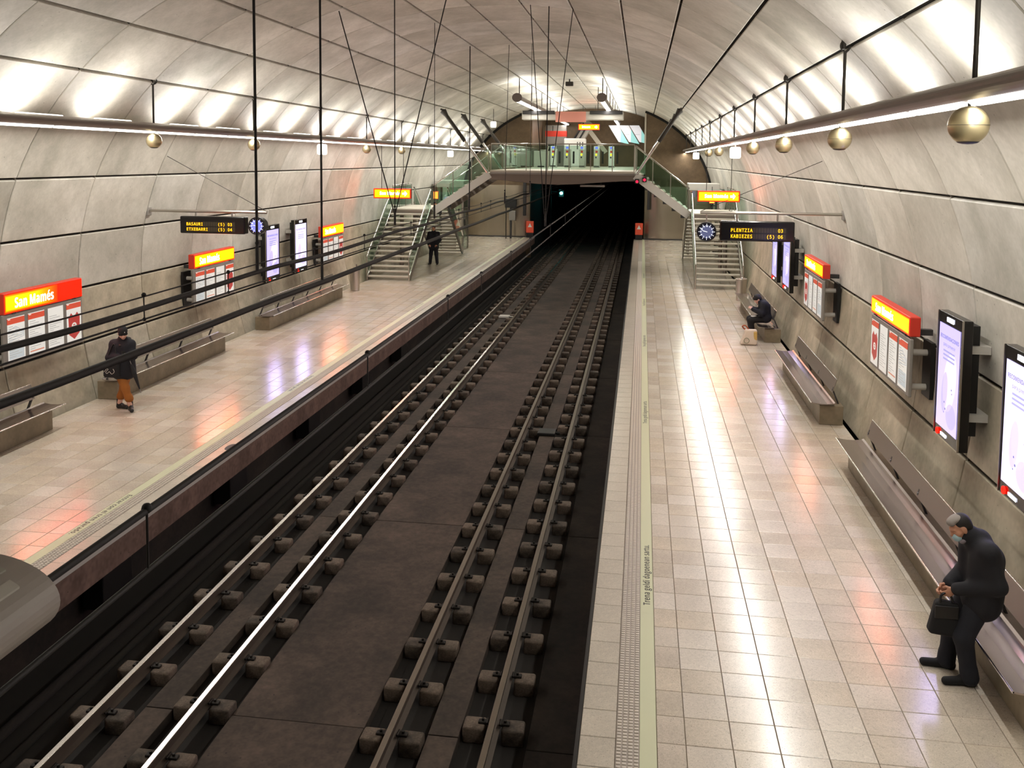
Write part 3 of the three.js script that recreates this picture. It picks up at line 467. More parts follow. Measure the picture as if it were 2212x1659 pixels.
// ---------------------------------------------------------------- stairs, landings, balustrades
const STEP_R = 0.1833, LAND = 15 * STEP_R;
function glassRun(name, label, pts, h, nPost, group) {                 // glass panels between posts along a 3D path at the foot
  const t = thing(name, label, 'railing', [0, 0, 0], group);
  for (let i = 0; i + 1 < pts.length; i++) {
    const a = pts[i], b = pts[i + 1], n = nPost[i];
    part('handrail', bar([a[0], a[1] + h, a[2]], [b[0], b[1] + h, b[2]], 0.026, 10), M.chrome, t);
    for (let k = 0; k < n; k++) {
      const u0 = k / n, u1 = (k + 1) / n, L = (u) => [a[0] + (b[0] - a[0]) * u, a[1] + (b[1] - a[1]) * u, a[2] + (b[2] - a[2]) * u], p = L(u0), q = L(u1);
      const dx = q[0] - p[0], dz = q[2] - p[2], len = Math.hypot(dx, dz) || 1, ox = -dz / len * 0.006, oz = dx / len * 0.006, pos = [], y0 = 0.06, y1 = h - 0.06;
      const C = [[p, y0], [q, y0], [q, y1], [p, y1]].flatMap(([c, y]) => [[c[0] + ox, c[1] + y, c[2] + oz], [c[0] - ox, c[1] + y, c[2] - oz]]);
      for (const f of [[0, 2, 4, 6], [1, 7, 5, 3], [0, 1, 3, 2], [2, 3, 5, 4], [4, 5, 7, 6], [6, 7, 1, 0]]) for (const v of [0, 1, 2, 0, 2, 3]) pos.push(...C[f[v]]);
      const g = new THREE.BufferGeometry(); g.setAttribute('position', new THREE.Float32BufferAttribute(pos, 3)); g.computeVertexNormals(); part('glass_panel', g, M.glass, t);
      part('post', bar([p[0], p[1], p[2]], [p[0], p[1] + h, p[2]], 0.018, 8), M.steelDull, t);
    }
    if (i + 2 === pts.length) part('post', bar(b, [b[0], b[1] + h, b[2]], 0.018, 8), M.steelDull, t);
  }
  return t;
}
function flight(x0, x1, zBot, dir, label) {                            // dir -1 climbs away from the camera, +1 towards it
  const t = thing('staircase', label, 'stairs', [(x0 + x1) / 2, 0, zBot]), xc = (x0 + x1) / 2, going = 0.257;
  for (let i = 1; i <= 14; i++) { const y = i * STEP_R, z = dir * (i - 1) * going; part('tread', box(x0 - xc + 0.06, x1 - xc - 0.06, y - 0.075, y, z, z + dir * 0.2, 0.02), M.tread, t); }
  const zt = dir * 15 * going, sl = LAND / (15 * going);
  for (const x of [x0 - xc + 0.03, x1 - xc - 0.03]) {
    part('stringer', beamBox([x, 0.02, dir * 0.02], [x, LAND - 0.05, zt], 0.045, 0.26), M.steelDull, t);
    part('stringer_rail', tube([[x, 0.16, 0], [x, 1.0, dir * 1.35], [x, 1.95, dir * 2.6], [x, LAND + 0.12, zt]], 0.026), M.chrome, t);
    part('handrail', tube([[x, 0.95, dir * -0.05], [x, 1.2, dir * 0.25], [x, 2.05, dir * 1.5], [x, 2.9, dir * 2.7], [x, 3.6, zt]], 0.032), M.chrome, t);
    part('newel', bar([x, 0, dir * -0.02], [x, 0.96, dir * -0.05], 0.03), M.steel, t);
    const sh = new THREE.Shape([[0.05, 0.25], [0.05, 0.9], [-zt * dir, LAND + 0.78], [-zt * dir, LAND + 0.15]].map(([a, b]) => new THREE.Vector2(Math.abs(a), b)));
    const g = new THREE.ExtrudeGeometry(sh, { depth: 0.012, bevelEnabled: false }).rotateY(dir < 0 ? Math.PI / 2 : -Math.PI / 2).translate(x, 0, 0); part('glass_panel', g, M.glass, t);
  }
}
const SX = { L: [-11.22, -9.38], R: [2.12, 4.0] };
for (const [k, side] of [['L', -1], ['R', 1]]) {
  const [x0, x1] = SX[k], w = side < 0 ? 'left' : 'right', xin = side < 0 ? x1 : x0, xo = side < 0 ? -6.72 : -0.32, xc = (xin + xo) / 2 + 0.03 * Math.sign(xo - xin);
  flight(x0, x1, -36.3, -1, `front flight of open stairs on the ${w} platform`);
  flight(x0 + (side < 0 ? 0.1 : 0), x1, -47.6, 1, `rear flight of open stairs behind the front stairs on the ${w} platform`);
  const l = thing('stair_landing', `grey landing where the ${w} flights meet`, 'landing', [(x0 + x1) / 2, LAND, -41.95]);
  part('slab', box((x0 - x1) / 2, (x1 - x0) / 2, -0.2, 0, -1.75, 1.75, 0.02), M.tread, l); part('edge_beam', box((x0 - x1) / 2 - 0.01, (x1 - x0) / 2 + 0.01, -0.26, -0.06, 1.7, 1.78), M.steelDull, l);
  for (const z of [-1.2, 1.2]) part('column', bar([side * 0.6, -LAND, z], [side * 0.6, -0.2, z], 0.09, 14), M.steelDull, l);
  // cross flight up to the bridge
  const c = thing('staircase', `side flight rising from the ${w} landing to the footbridge`, 'stairs', [xc, LAND, -41.95]), run = xo - xin - 0.1 * Math.sign(xo - xin), rise = DECK - LAND;
  for (let i = 1; i <= 9; i++) { const x = -run / 2 + run * (i - 0.9) / 9.6; part('tread', box(Math.min(x, x + Math.sign(run) * 0.27), Math.max(x, x + Math.sign(run) * 0.27), rise * i / 9.6 - 0.05, rise * i / 9.6, -1.65, 1.65, 0.015), M.tread, c); }
  for (const z of [-1.72, 1.72]) { part('stringer', beamBox([-run / 2, -0.1, z], [run / 2, rise - 0.18, z], 0.07, 0.34), z > 0 ? M.greyLight : M.deck, c); part('handrail', bar([-run / 2, 1.08, z], [run / 2, rise + 1.12, z], 0.026, 10), M.chrome, c); }
  for (let i = 0; i < 6; i++) { const x = -run / 2 + run * (i + 0.5) / 6; part('bracket', box(x - 0.16, x + 0.16, rise * (i + 0.5) / 6 - 0.36, rise * (i + 0.5) / 6 - 0.22, 1.66, 1.74), M.black, c); }
  const gl = (z) => { const sh = new THREE.Shape([[-run / 2, 0.1], [run / 2, rise + 0.12], [run / 2, rise + 1.05], [-run / 2, 1.02]].map(p => new THREE.Vector2(...p))); return new THREE.ExtrudeGeometry(sh, { depth: 0.012, bevelEnabled: false }).translate(0, 0, z); };
  part('glass_panel', gl(-1.72), M.glass, c); part('glass_panel', gl(1.72), M.glass, c);
  for (const u of [0.02, 0.35, 0.68, 0.98]) part('post', bar([-run / 2 + run * u, rise * u, 1.72], [-run / 2 + run * u, rise * u + 1.1, 1.72], 0.02), M.steelDull, c);
  const lx0 = Math.min(x0, x1), lx1 = Math.max(x0, x1);
  glassRun('glass_railing', `glass railing along the outer side of the ${w} landing`, [[side < 0 ? lx0 + 0.03 : lx1 - 0.03, LAND, -40.25], [side < 0 ? lx0 + 0.03 : lx1 - 0.03, LAND, -43.65]], 1.05, [3]);
  // lift behind the rear flight
  const li = thing('lift_shaft', `glass and steel lift box behind the ${w} stairs`, 'lift', [side < 0 ? -10.5 : 3.25, 0, -50]);
  part('frame', [[-0.75, -0.7], [0.75, -0.7], [-0.75, 0.7], [0.75, 0.7]].map(([a, b]) => box(a - 0.05, a + 0.05, 0, 3.8, b - 0.05, b + 0.05)), M.steelDull, li); part('header', box(-0.82, 0.82, 3.45, 3.82, -0.78, 0.78, 0.03), M.greyLight, li); part('door', box(-0.4, 0.4, 0.02, 2.1, 0.71, 0.74), M.steel, li);
  part('glass_panel', [box(-0.7, 0.7, 2.15, 3.43, 0.715, 0.727), box(-0.78, -0.768, 0.05, 3.43, -0.65, 0.65), box(0.768, 0.78, 0.05, 3.43, -0.65, 0.65)], M.glass, li);
}
glassRun('glass_railing', 'glass railing along the front edge of the footbridge', [[-6.68, DECK, -40.26], [-6.05, DECK, -40.26], [-0.36, DECK, -40.26]], 1.18, [1, 6]);
glassRun('glass_railing', 'glass railing along the left side of the footbridge', [[-6.66, DECK, -43.8], [-6.66, DECK, -58.4]], 1.18, [7]);
glassRun('glass_railing', 'glass railing along the right side of the footbridge', [[-0.38, DECK, -43.8], [-0.38, DECK, -58.4]], 1.18, [7]);
const STR = [['nearest', -40.0], ['middle', -44.6], ['farthest', -50.1]];
for (const [w, z] of STR) for (const [s, a, b] of [['left', [-8.84, 7.17, z], [-6.8, 4.42, z]], ['right', [1.58, 7.22, z], [-0.24, 4.42, z]]]) {
  const t = thing('strut', `${w} slanting steel strut from the vault to the ${s} side of the footbridge`, 'strut'), d = V(b).sub(V(a)), P = (u) => [a[0] + d.x * u, a[1] + d.y * u, z];
  part('upper_bar', bar(P(0.0), P(0.5), 0.085, 12), M.rod, t); part('lower_bar', bar(P(0.45), P(1), 0.06, 12), M.chrome, t);
  part('head_plate', [bar([a[0], a[1] + 0.02, z - 0.3], [a[0], a[1] + 0.02, z + 0.3], 0.04), bar(P(0.01), P(0.09), 0.15, 12, 0.09)], M.rod, t);
}

// ---------------------------------------------------------------- lit direction signs
function dirSign(x0, x1, y0, y1, z, label, txt, arrow, ceilY) {
  const xc = (x0 + x1) / 2, yc = (y0 + y1) / 2, w = x1 - x0, h = y1 - y0, t = thing('direction_sign', label, 'sign', [xc, yc, z]);
  const map = signMap(768, 192, (x) => { x.font = 'bold 92px sans-serif'; x.textBaseline = 'middle'; x.fillText(txt, 120, 92, 440); x.font = 'bold 110px sans-serif'; x.beginPath(); x.moveTo(650, 40); x.lineTo(700, 96); x.lineTo(650, 150); x.lineTo(650, 116); x.lineTo(600, 116); x.lineTo(600, 76); x.lineTo(650, 76); x.fill(); });
  part('casing', box(-w / 2 - 0.02, w / 2 + 0.02, -h / 2 - 0.02, h / 2 + 0.02, -0.16, 0, 0.02), M.red, t);
  part('lit_face', new THREE.PlaneGeometry(w, h).translate(0, 0, 0.003), std({ color: 0x220200, roughness: 0.25, emissive: 0xffffff, emissiveMap: map, emissiveIntensity: 6 }), t);
  if (ceilY) part('hanger', [bar([-w * 0.3, h / 2, -0.08], [-w * 0.3, ceilY - yc, -0.08], 0.012), bar([w * 0.3, h / 2, -0.08], [w * 0.3, ceilY - yc, -0.08], 0.012)], M.rod, t);
  area(w * 0.95, h * 0.9, new THREE.Color(1, 0.12, 0.06), SIGN_L * 1.3, [xc, yc, z + 0.03], [xc, yc - 0.3, z + 3]);
}
dirSign(-10.86, -9.33, 3.4, 3.77, -36.2, 'glowing direction sign hung over the left stairs', 'San Mamés', 1, 5.55);
dirSign(2.17, 3.74, 3.46, 3.85, -36.2, 'glowing direction sign hung over the right stairs', 'San Mamés', 1, 5.55);
dirSign(-4.35, -2.95, 7.05, 7.42, -62.5, 'glowing direction sign in the ticket hall above the gates', 'Irteera', 1, 8.7);
function smallExit(x, y, z, label) { const t = thing('exit_lamp', label, 'sign', [x, y, z]); part('casing', box(-0.13, 0.13, -0.2, 0.2, -0.08, 0, 0.02), M.red, t); part('lit_face', new THREE.PlaneGeometry(0.22, 0.34).translate(0, 0, 0.003), std({ color: 0x300, emissive: new THREE.Color(1, 0.2, 0.02), emissiveIntensity: 3 }), t); part('hanger', bar([0, 0.18, -0.04], [0, 0.6, -0.04], 0.015), M.rod, t); }
smallExit(-10.1, 2.66 + 0.55, -44.2, 'small glowing red exit lamp past the left stairs'); smallExit(3.3, 3.2, -44.2, 'small glowing red exit lamp past the right stairs');

// ---------------------------------------------------------------- ticket hall: gates, lamps, kiosk, posters
function gate(x, z, lit, label) {
  const t = thing('ticket_gate', label, 'ticket gate', [x, DECK, z], 'ticket gates in a row on the footbridge');
  part('cabinet', box(-0.17, 0.17, 0, 1.15, -0.9, 0.12, 0.03), lit ? M.white : M.greyLight, t); part('base', box(-0.16, 0.16, 0.06, 0.12, 0.1, 0.135), M.black, t);
  part('display', box(-0.17, 0.17, 1.1, 1.32, -0.2, 0.13, 0.02), M.white, t); part('screen', new THREE.PlaneGeometry(0.16, 0.13).translate(0, 1.22, 0.133), std({ color: 0x101030, emissive: hex(0x7a86ff), emissiveIntensity: 0.9 }), t);
  part('red_mark', new THREE.PlaneGeometry(0.13, 0.12).translate(0, 0.98, 0.123), M.red, t); part('card_reader', new THREE.CircleGeometry(0.065, 20).scale(1, 1.2, 1).translate(-0.02, 0.8, 0.124), std({ color: 0x333300, emissive: hex(0xffe640), emissiveIntensity: 1.1 }), t);
  part('slot', new THREE.CircleGeometry(0.05, 16).translate(-0.03, 0.63, 0.124), M.black, t); part('flap', box(0.3, 0.42, 0.25, 1.0, -0.4, -0.37, 0.02), M.black, t);
}
const gx = [-5.42, -4.55, -3.65, -2.75, -1.85]; gx.forEach((x, i) => gate(x - 0.05, -56.4, i === 0 || i === 4, `ticket gate, ${['leftmost and brightest', 'second from left', 'middle', 'second from right', 'rightmost'][i]} of the five facing the footbridge`));
{
  const t = thing('accessible_gate', 'wide low gate with a bent steel arm left of the ticket gates', 'gate', [-6.13, DECK, -55.6]); part('cabinet', box(-0.45, 0.45, 0, 1.0, -0.4, 0.1, 0.04), M.greyLight, t); part('arm', [bar([-0.1, 1.05, 0.1], [0.4, 1.05, 0.1], 0.03), bar([0.4, 1.05, 0.1], [0.48, 1.3, 0.1], 0.03)], M.chrome, t); part('base', box(-0.2, 0.2, 0.02, 0.1, 0.1, 0.13), M.black, t);
  const k = thing('ticket_machine', 'grey ticket machine cabinet with a red band in the hall', 'ticket machine', [-6.1, DECK, -65]); part('cabinet', box(-0.75, 0.75, 0, 2.9, -0.5, 0.3, 0.04), M.grey, k); part('band', box(-0.76, 0.76, 2.1, 2.5, -0.2, 0.31), M.red, k); part('slit', box(-0.25, -0.2, 2.5, 2.85, 0.29, 0.31), M.black, k); part('screen_panel', box(-0.55, -0.1, 1.1, 1.6, 0.29, 0.32), M.black, k);
  const w = thing('service_counter', 'white counter with slits behind the leftmost gate', 'counter', [-4.65, DECK, -63.5]); part('cabinet', box(-0.75, 0.75, 0, 1.95, -0.4, 0.3, 0.08), M.white, w); for (let i = 0; i < 3; i++) part('slit', box(0.15 + i * 0.18, 0.21 + i * 0.18, 1.2, 1.7, 0.29, 0.32), M.black, w);
  const e = thing('escalator', 'pair of slanting grey escalator balustrades in the ticket hall', 'escalator', [-4.2, DECK, -66]); part('balustrade', [beamBox([-1.0, 1.0, 0], [0.2, 3.0, 0.3], 0.32, 0.25), beamBox([-0.62, 1.0, 0.35], [0.5, 2.9, 0.6], 0.32, 0.25)], M.greyLight, e); part('handrail', [beamBox([-1.2, 1.1, 0.2], [0.0, 3.1, 0.5], 0.1, 0.1), beamBox([-0.82, 1.05, 0.5], [0.3, 2.95, 0.75], 0.1, 0.1)], M.black, e); part('side_panel', [beamBox([0.3, 2.7, 0.4], [1.6, 1.0, 0.4], 0.3, 0.3)], M.tread, e); part('rounded_head', new THREE.CylinderGeometry(0.42, 0.42, 1.0, 24).rotateX(Math.PI / 2).translate(0.2, 2.85, 0), M.grey, e);
  const p = thing('poster_wall', 'slanted pale posters with turquoise corners right of the hall sign', 'poster', [-1.35, DECK + 2.0, -67.2]);
  const pm = canvasTex(256, 256, (x) => { x.fillStyle = '#d4d4da'; x.fillRect(0, 0, 256, 256); x.fillStyle = '#8fc9c8'; x.fillRect(150, 60, 106, 196); x.fillStyle = '#f4f4f4'; x.fillRect(150, 0, 106, 60); x.fillStyle = '#b9bcc4'; x.fillRect(20, 120, 110, 10); });
  const pmm = std({ map: pm, roughness: 0.4, emissive: 0xffffff, emissiveMap: pm, emissiveIntensity: 0.35 });
  const sh = (dx) => new THREE.ShapeGeometry(new THREE.Shape([[dx, 1.0], [dx + 0.7, 1.0], [dx + 1.5, -0.35], [dx + 0.75, -0.2]].map(q => new THREE.Vector2(...q))));
  for (const dx of [-1.15, -0.4, 0.35]) { const q = sh(dx), uv = q.attributes.uv; for (let i = 0; i < uv.count; i++) uv.setXY(i, (uv.getX(i) - dx) / 1.5, (uv.getY(i) + 0.35) / 1.35); part('poster', q, pmm, p); part('frame', beamBox([dx, 1.0, -0.03], [dx + 0.75, -0.2, -0.03], 0.05, 0.04), M.grey, p); }
}
function hallBeam(x, label, y) {
  const t = thing('hall_light_beam', label, 'light', [x, y, 0]); part('housing', extrudeZ(ellipsePts(0.17, 0.12, 0, 0, 20), -67.5, -40, 0.005), M.beam, t); part('end_disc', extrudeZ(ellipsePts(0.22, 0.2, 0, 0, 24), -40, -39.94, 0.01), M.beam, t);
  for (let i = 0; i < 6; i++) { const z = -40.3 - i * 4.6; part('down_lamp', extrudeZ([[-0.1, -0.06], [0.1, -0.06], [0.07, -0.18], [-0.07, -0.18]], z - 4.2, z, 0.005), M.lampWhite, t); part('hanger_rod', bar([0, 0.1, z - 0.4], [0, 8.62 - y, z - 0.4], 0.022), M.rod, t); area(0.16, 4.0, LAMP, HALL, [x, y - 0.2, z - 2.1], [x, 0, z - 2.1]); area(0.12, 3.6, LAMP, HALL * 1.5, [x, y + 0.14, z - 2.1], [x, 9, z - 2.1]); }
}
hallBeam(-5.5, 'left light beam with a round end disc above the footbridge', 7.72); hallBeam(-1.8, 'right light beam with a round end disc above the footbridge', 7.72);
{
  const t = thing('ceiling_baffle', 'wide pale suspended baffle with dark bars above the footbridge', 'baffle', [-3.6, 7.35, -47]); part('panel', box(-2.6, 2.6, -0.3, 0.12, -0.6, 0.1, 0.04), M.greyLight, t); for (const s of [-1, 1]) part('dark_bar', box(s * 0.9, s * 2.55, -0.02, 0.16, 0.1, 0.2, 0.01), M.darkGrey, t); part('painted_red_reflection', box(-0.85, 0.7, -0.42, 0.12, 0.1, 0.16, 0.01), std({ color: 0xcf8a7c, roughness: 0.5 }), t); for (const s of [-1.3, 1.3]) part('hanger', bar([s, 0.1, 0], [s, 1.4, 0], 0.02), M.rod, t);  // pink sheet on the baffle front paints in the reflection of red light
  boxLight(-8.1, 6.9, -49.5, 'glowing white box light hung beside the footbridge struts', 0.84);
  const c = thing('ceiling_camera', 'small dark camera under the vault above the footbridge', 'camera', [-3.45, 8.55, -43]); part('body', box(-0.18, 0.18, -0.1, 0.1, -0.12, 0.12, 0.03), M.rod, c); part('mount', bar([0, 0.08, 0], [0, 0.24, 0], 0.03), M.rod, c);
}

// ---------------------------------------------------------------- things at the tunnel mouth
function warnSign(x, label) { const t = thing('warning_sign', label, 'sign', [x, 0.02, -57.9]); part('plate', box(-0.24, 0.24, 0.3, 1.05, -0.03, 0.03, 0.04), std({ color: 0xc74a30, roughness: 0.45, emissive: hex(0xc74a30), emissiveIntensity: 0.12 }), t); part('triangle', extrudeZ([[-0.13, 0.66], [0.13, 0.66], [0, 0.92]], 0.03, 0.036), M.white, t); part('foot', box(-0.22, 0.22, 0, 0.3, -0.06, 0.06), M.black, t); }
warnSign(-7.06 + 0.0, 'red warning plate with white triangle at the left tunnel edge'); warnSign(-0.14, 'red warning plate with white triangle at the right tunnel edge');
{
  const s = thing('signal_light', 'green signal lamp glowing inside the dark tunnel', 'signal', [-5.7, 2.62, -65]); part('head', box(-0.2, 0.2, -0.3, 0.3, -0.25, -0.02, 0.04), M.black, s); part('lens', new THREE.CircleGeometry(0.11, 20).translate(0, 0, 0.0), std({ color: 0x002222, emissive: new THREE.Color(0.25, 1, 0.95), emissiveIntensity: 5 }), s); part('mast', [bar([-0.75, -3.95, -0.15], [-0.75, 1.2, -0.15], 0.05), bar([-0.75, 0.1, -0.15], [0, 0.1, -0.15], 0.03)], M.tunnel, s); const l = new THREE.PointLight(new THREE.Color(0.1, 0.9, 0.85), 0.7); l.position.set(-5.7, 2.62, -64.85); l.castShadow = true; scene.add(l);
  for (const [x, y, w] of [[-0.22, 4.1, 'lower'], [0.1, 4.18, 'upper']]) { const t = thing('red_signal', `small ${w} red signal lamp beside the right bridge stairs`, 'signal', [x, y, -39.95]); part('head', box(-0.1, 0.1, -0.1, 0.12, -0.2, -0.01, 0.03), M.black, t); part('lens', new THREE.CircleGeometry(0.055, 16), std({ color: 0x200, emissive: 0xff1430, emissiveIntensity: 2.5 }), t); }
  const b = thing('bridge_lamp', 'switched off tube lamp under the footbridge', 'lamp', [-2.2, 3.86, -41]); part('tube', bar([-0.55, 0, 0], [0.55, 0, 0], 0.05, 12), M.greyLight, b); part('clip', [box(-0.4, -0.36, 0, 0.16, -0.03, 0.03), box(0.36, 0.4, 0, 0.16, -0.03, 0.03)], M.rod, b);
  const m = thing('monitor', 'black monitor on a stand before the left end wall', 'monitor', [-8.2, 0, -57.2]); part('screen', box(-0.37, 0.37, 1.95, 2.5, -0.12, 0.1, 0.02), M.black, m); part('post', box(-0.06, 0.06, 0, 2.0, -0.05, 0.05), M.darkGrey, m); part('cabinet', box(-0.1, 0.32, 1.15, 1.75, -0.15, 0.15, 0.03), M.grey, m); part('side_pole', bar([-0.3, 0, 0.05], [-0.3, 2.4, 0.05], 0.035), M.rod, m);
  const d = thing('door_post', 'dark upright duct at the left tunnel corner', 'duct', [-7.45, 1.2, -58.2]); part('duct', box(-0.1, 0.1, 0.2, 2.9, -0.1, 0.1, 0.02), M.darkGrey, d);
  const q = thing('door_post', 'dark upright duct at the right tunnel corner', 'duct', [0.42, 1.2, -58.2]); part('duct', box(-0.07, 0.07, 0.7, 2.3, -0.1, 0.1, 0.02), M.darkGrey, q);
}

// ---------------------------------------------------------------- overhead lines
function wire(name, label, x, y, r, dy) { const p = []; for (let z = 1.5; z >= -95; z -= 4.02) p.push([x + 0.02 * Math.sin(z * 0.3), y + dy * Math.sin(z * 0.65) * 0.5, z]); return tag(part(name, tube(p, r, 120, 8), M.cable, scene), label, 'cable'); }
{
  const XL = -5.5, XR = -2.28;
  const w1 = thing('catenary_line', 'thick black upper overhead conductor crossing the left wall, with two thin wires', 'cable'), P = (x, y, dy) => { const p = []; for (let z = 1.5; z >= -95; z -= 2.425) p.push([x, y + dy * Math.sin((z + 12.65) / 7.275 * Math.PI) ** 2 * -1, z]); return p; };
  part('conductor', tube(P(XL, 3.38, 0.05), 0.034, 160), M.cable, w1); part('upper_wire', tube(P(XL, 3.495, 0.03), 0.009, 160, 6), M.cable, w1); part('lower_wire', tube(P(XL, 3.215, 0.0), 0.011, 160, 6), M.cable, w1);
  for (const z of [-4.6, -9.45, -11.56, -14.85, -17.66, -21.4, -24.6, -27.2, -31.1, -33.1, -37]) part('dropper', [bar([XL, 3.21, z], [XL, 3.5, z], 0.007, 6), ball([XL, 3.49, z], 0.028, 8), ball([XL, 3.215, z], 0.022, 8)], M.cable, w1);
  const w2 = thing('catenary_line', 'thick black lower overhead conductor crossing behind the left bench', 'cable'); part('conductor', tube(P(XL, 2.885, 0.02), 0.046, 160), M.cable, w2);
  const w3 = thing('catenary_line', 'black overhead wire that lines up with the left platform edge', 'cable'); part('conductor', tube(P(XR, 3.38, 0.0), 0.017, 160), M.cable, w3); part('lower_wire', tube(P(XR, 3.09, 0), 0.014, 160, 6), M.cable, w3);
  for (const z of [-3.9, -7.4, -10.65, -12.95, -16.0, -18.8, -23, -27.5, -32]) part('dropper', [bar([XR, 3.09, z], [XR, 3.4, z], 0.006, 6), ball([XR, 3.39, z], 0.026, 8)], M.cable, w3);
  const hang = (label, list) => { const t = thing('hanger_cable', label, 'cable'); list.forEach(([a, b, r]) => part('wire', bar(a, b, r || 0.013, 6), M.cable, t)); const [, b] = list[0]; part('insulator', [bar([b[0], b[1] - 0.02, b[2]], [b[0], b[1] + 0.35, b[2]], 0.026, 8), ball([b[0], b[1] + 0.4, b[2]], 0.03, 8)], M.cable, t); };
  hang('leftmost upright cable hanging from the vault to the left conductors', [[[XL, 8.6, -12.5], [XL, 3.4, -12.5], 0.02]]);
  hang('second upright cable from the left, ending at the lower left conductor', [[[XL, 8.6, -15.2], [XL, 2.92, -15.2], 0.019]]);
  hang('three cables spreading in a fan over the left stairs', [[[XL, 8.6, -19.95], [XL, 3.55, -19.95], 0.013], [[-6.78, 8.3, -19.95], [XL, 3.75, -19.95]], [[-4.28, 8.74, -19.95], [XL, 3.75, -19.95]]]);
  hang('upright cable right of the fan of cables', [[[XL, 8.6, -28.9], [XL, 3.4, -28.9], 0.018]]);
  hang('three cables spreading in a fan in front of the footbridge', [[[-2.3, 8.72, -22.2], [-2.33, 3.42, -22.2], 0.014], [[-2.75, 8.76, -22.2], [-2.36, 3.7, -22.2], 0.011], [[-1.72, 8.64, -22.2], [-2.3, 3.7, -22.2], 0.011]]);
  hang('thin grey cable above the left end of the footbridge', [[[-4.35, 8.72, -29.6], [-4.45, 3.6, -29.6], 0.009]]);
  hang('thin grey cable in front of the footbridge railing', [[[-3.6, 8.75, -29.6], [-3.62, 3.9, -29.6], 0.008]]);
  hang('faint cable left of the upright cable by the struts', [[[XL, 8.6, -23.9], [XL, 3.45, -23.9], 0.009]]);
}

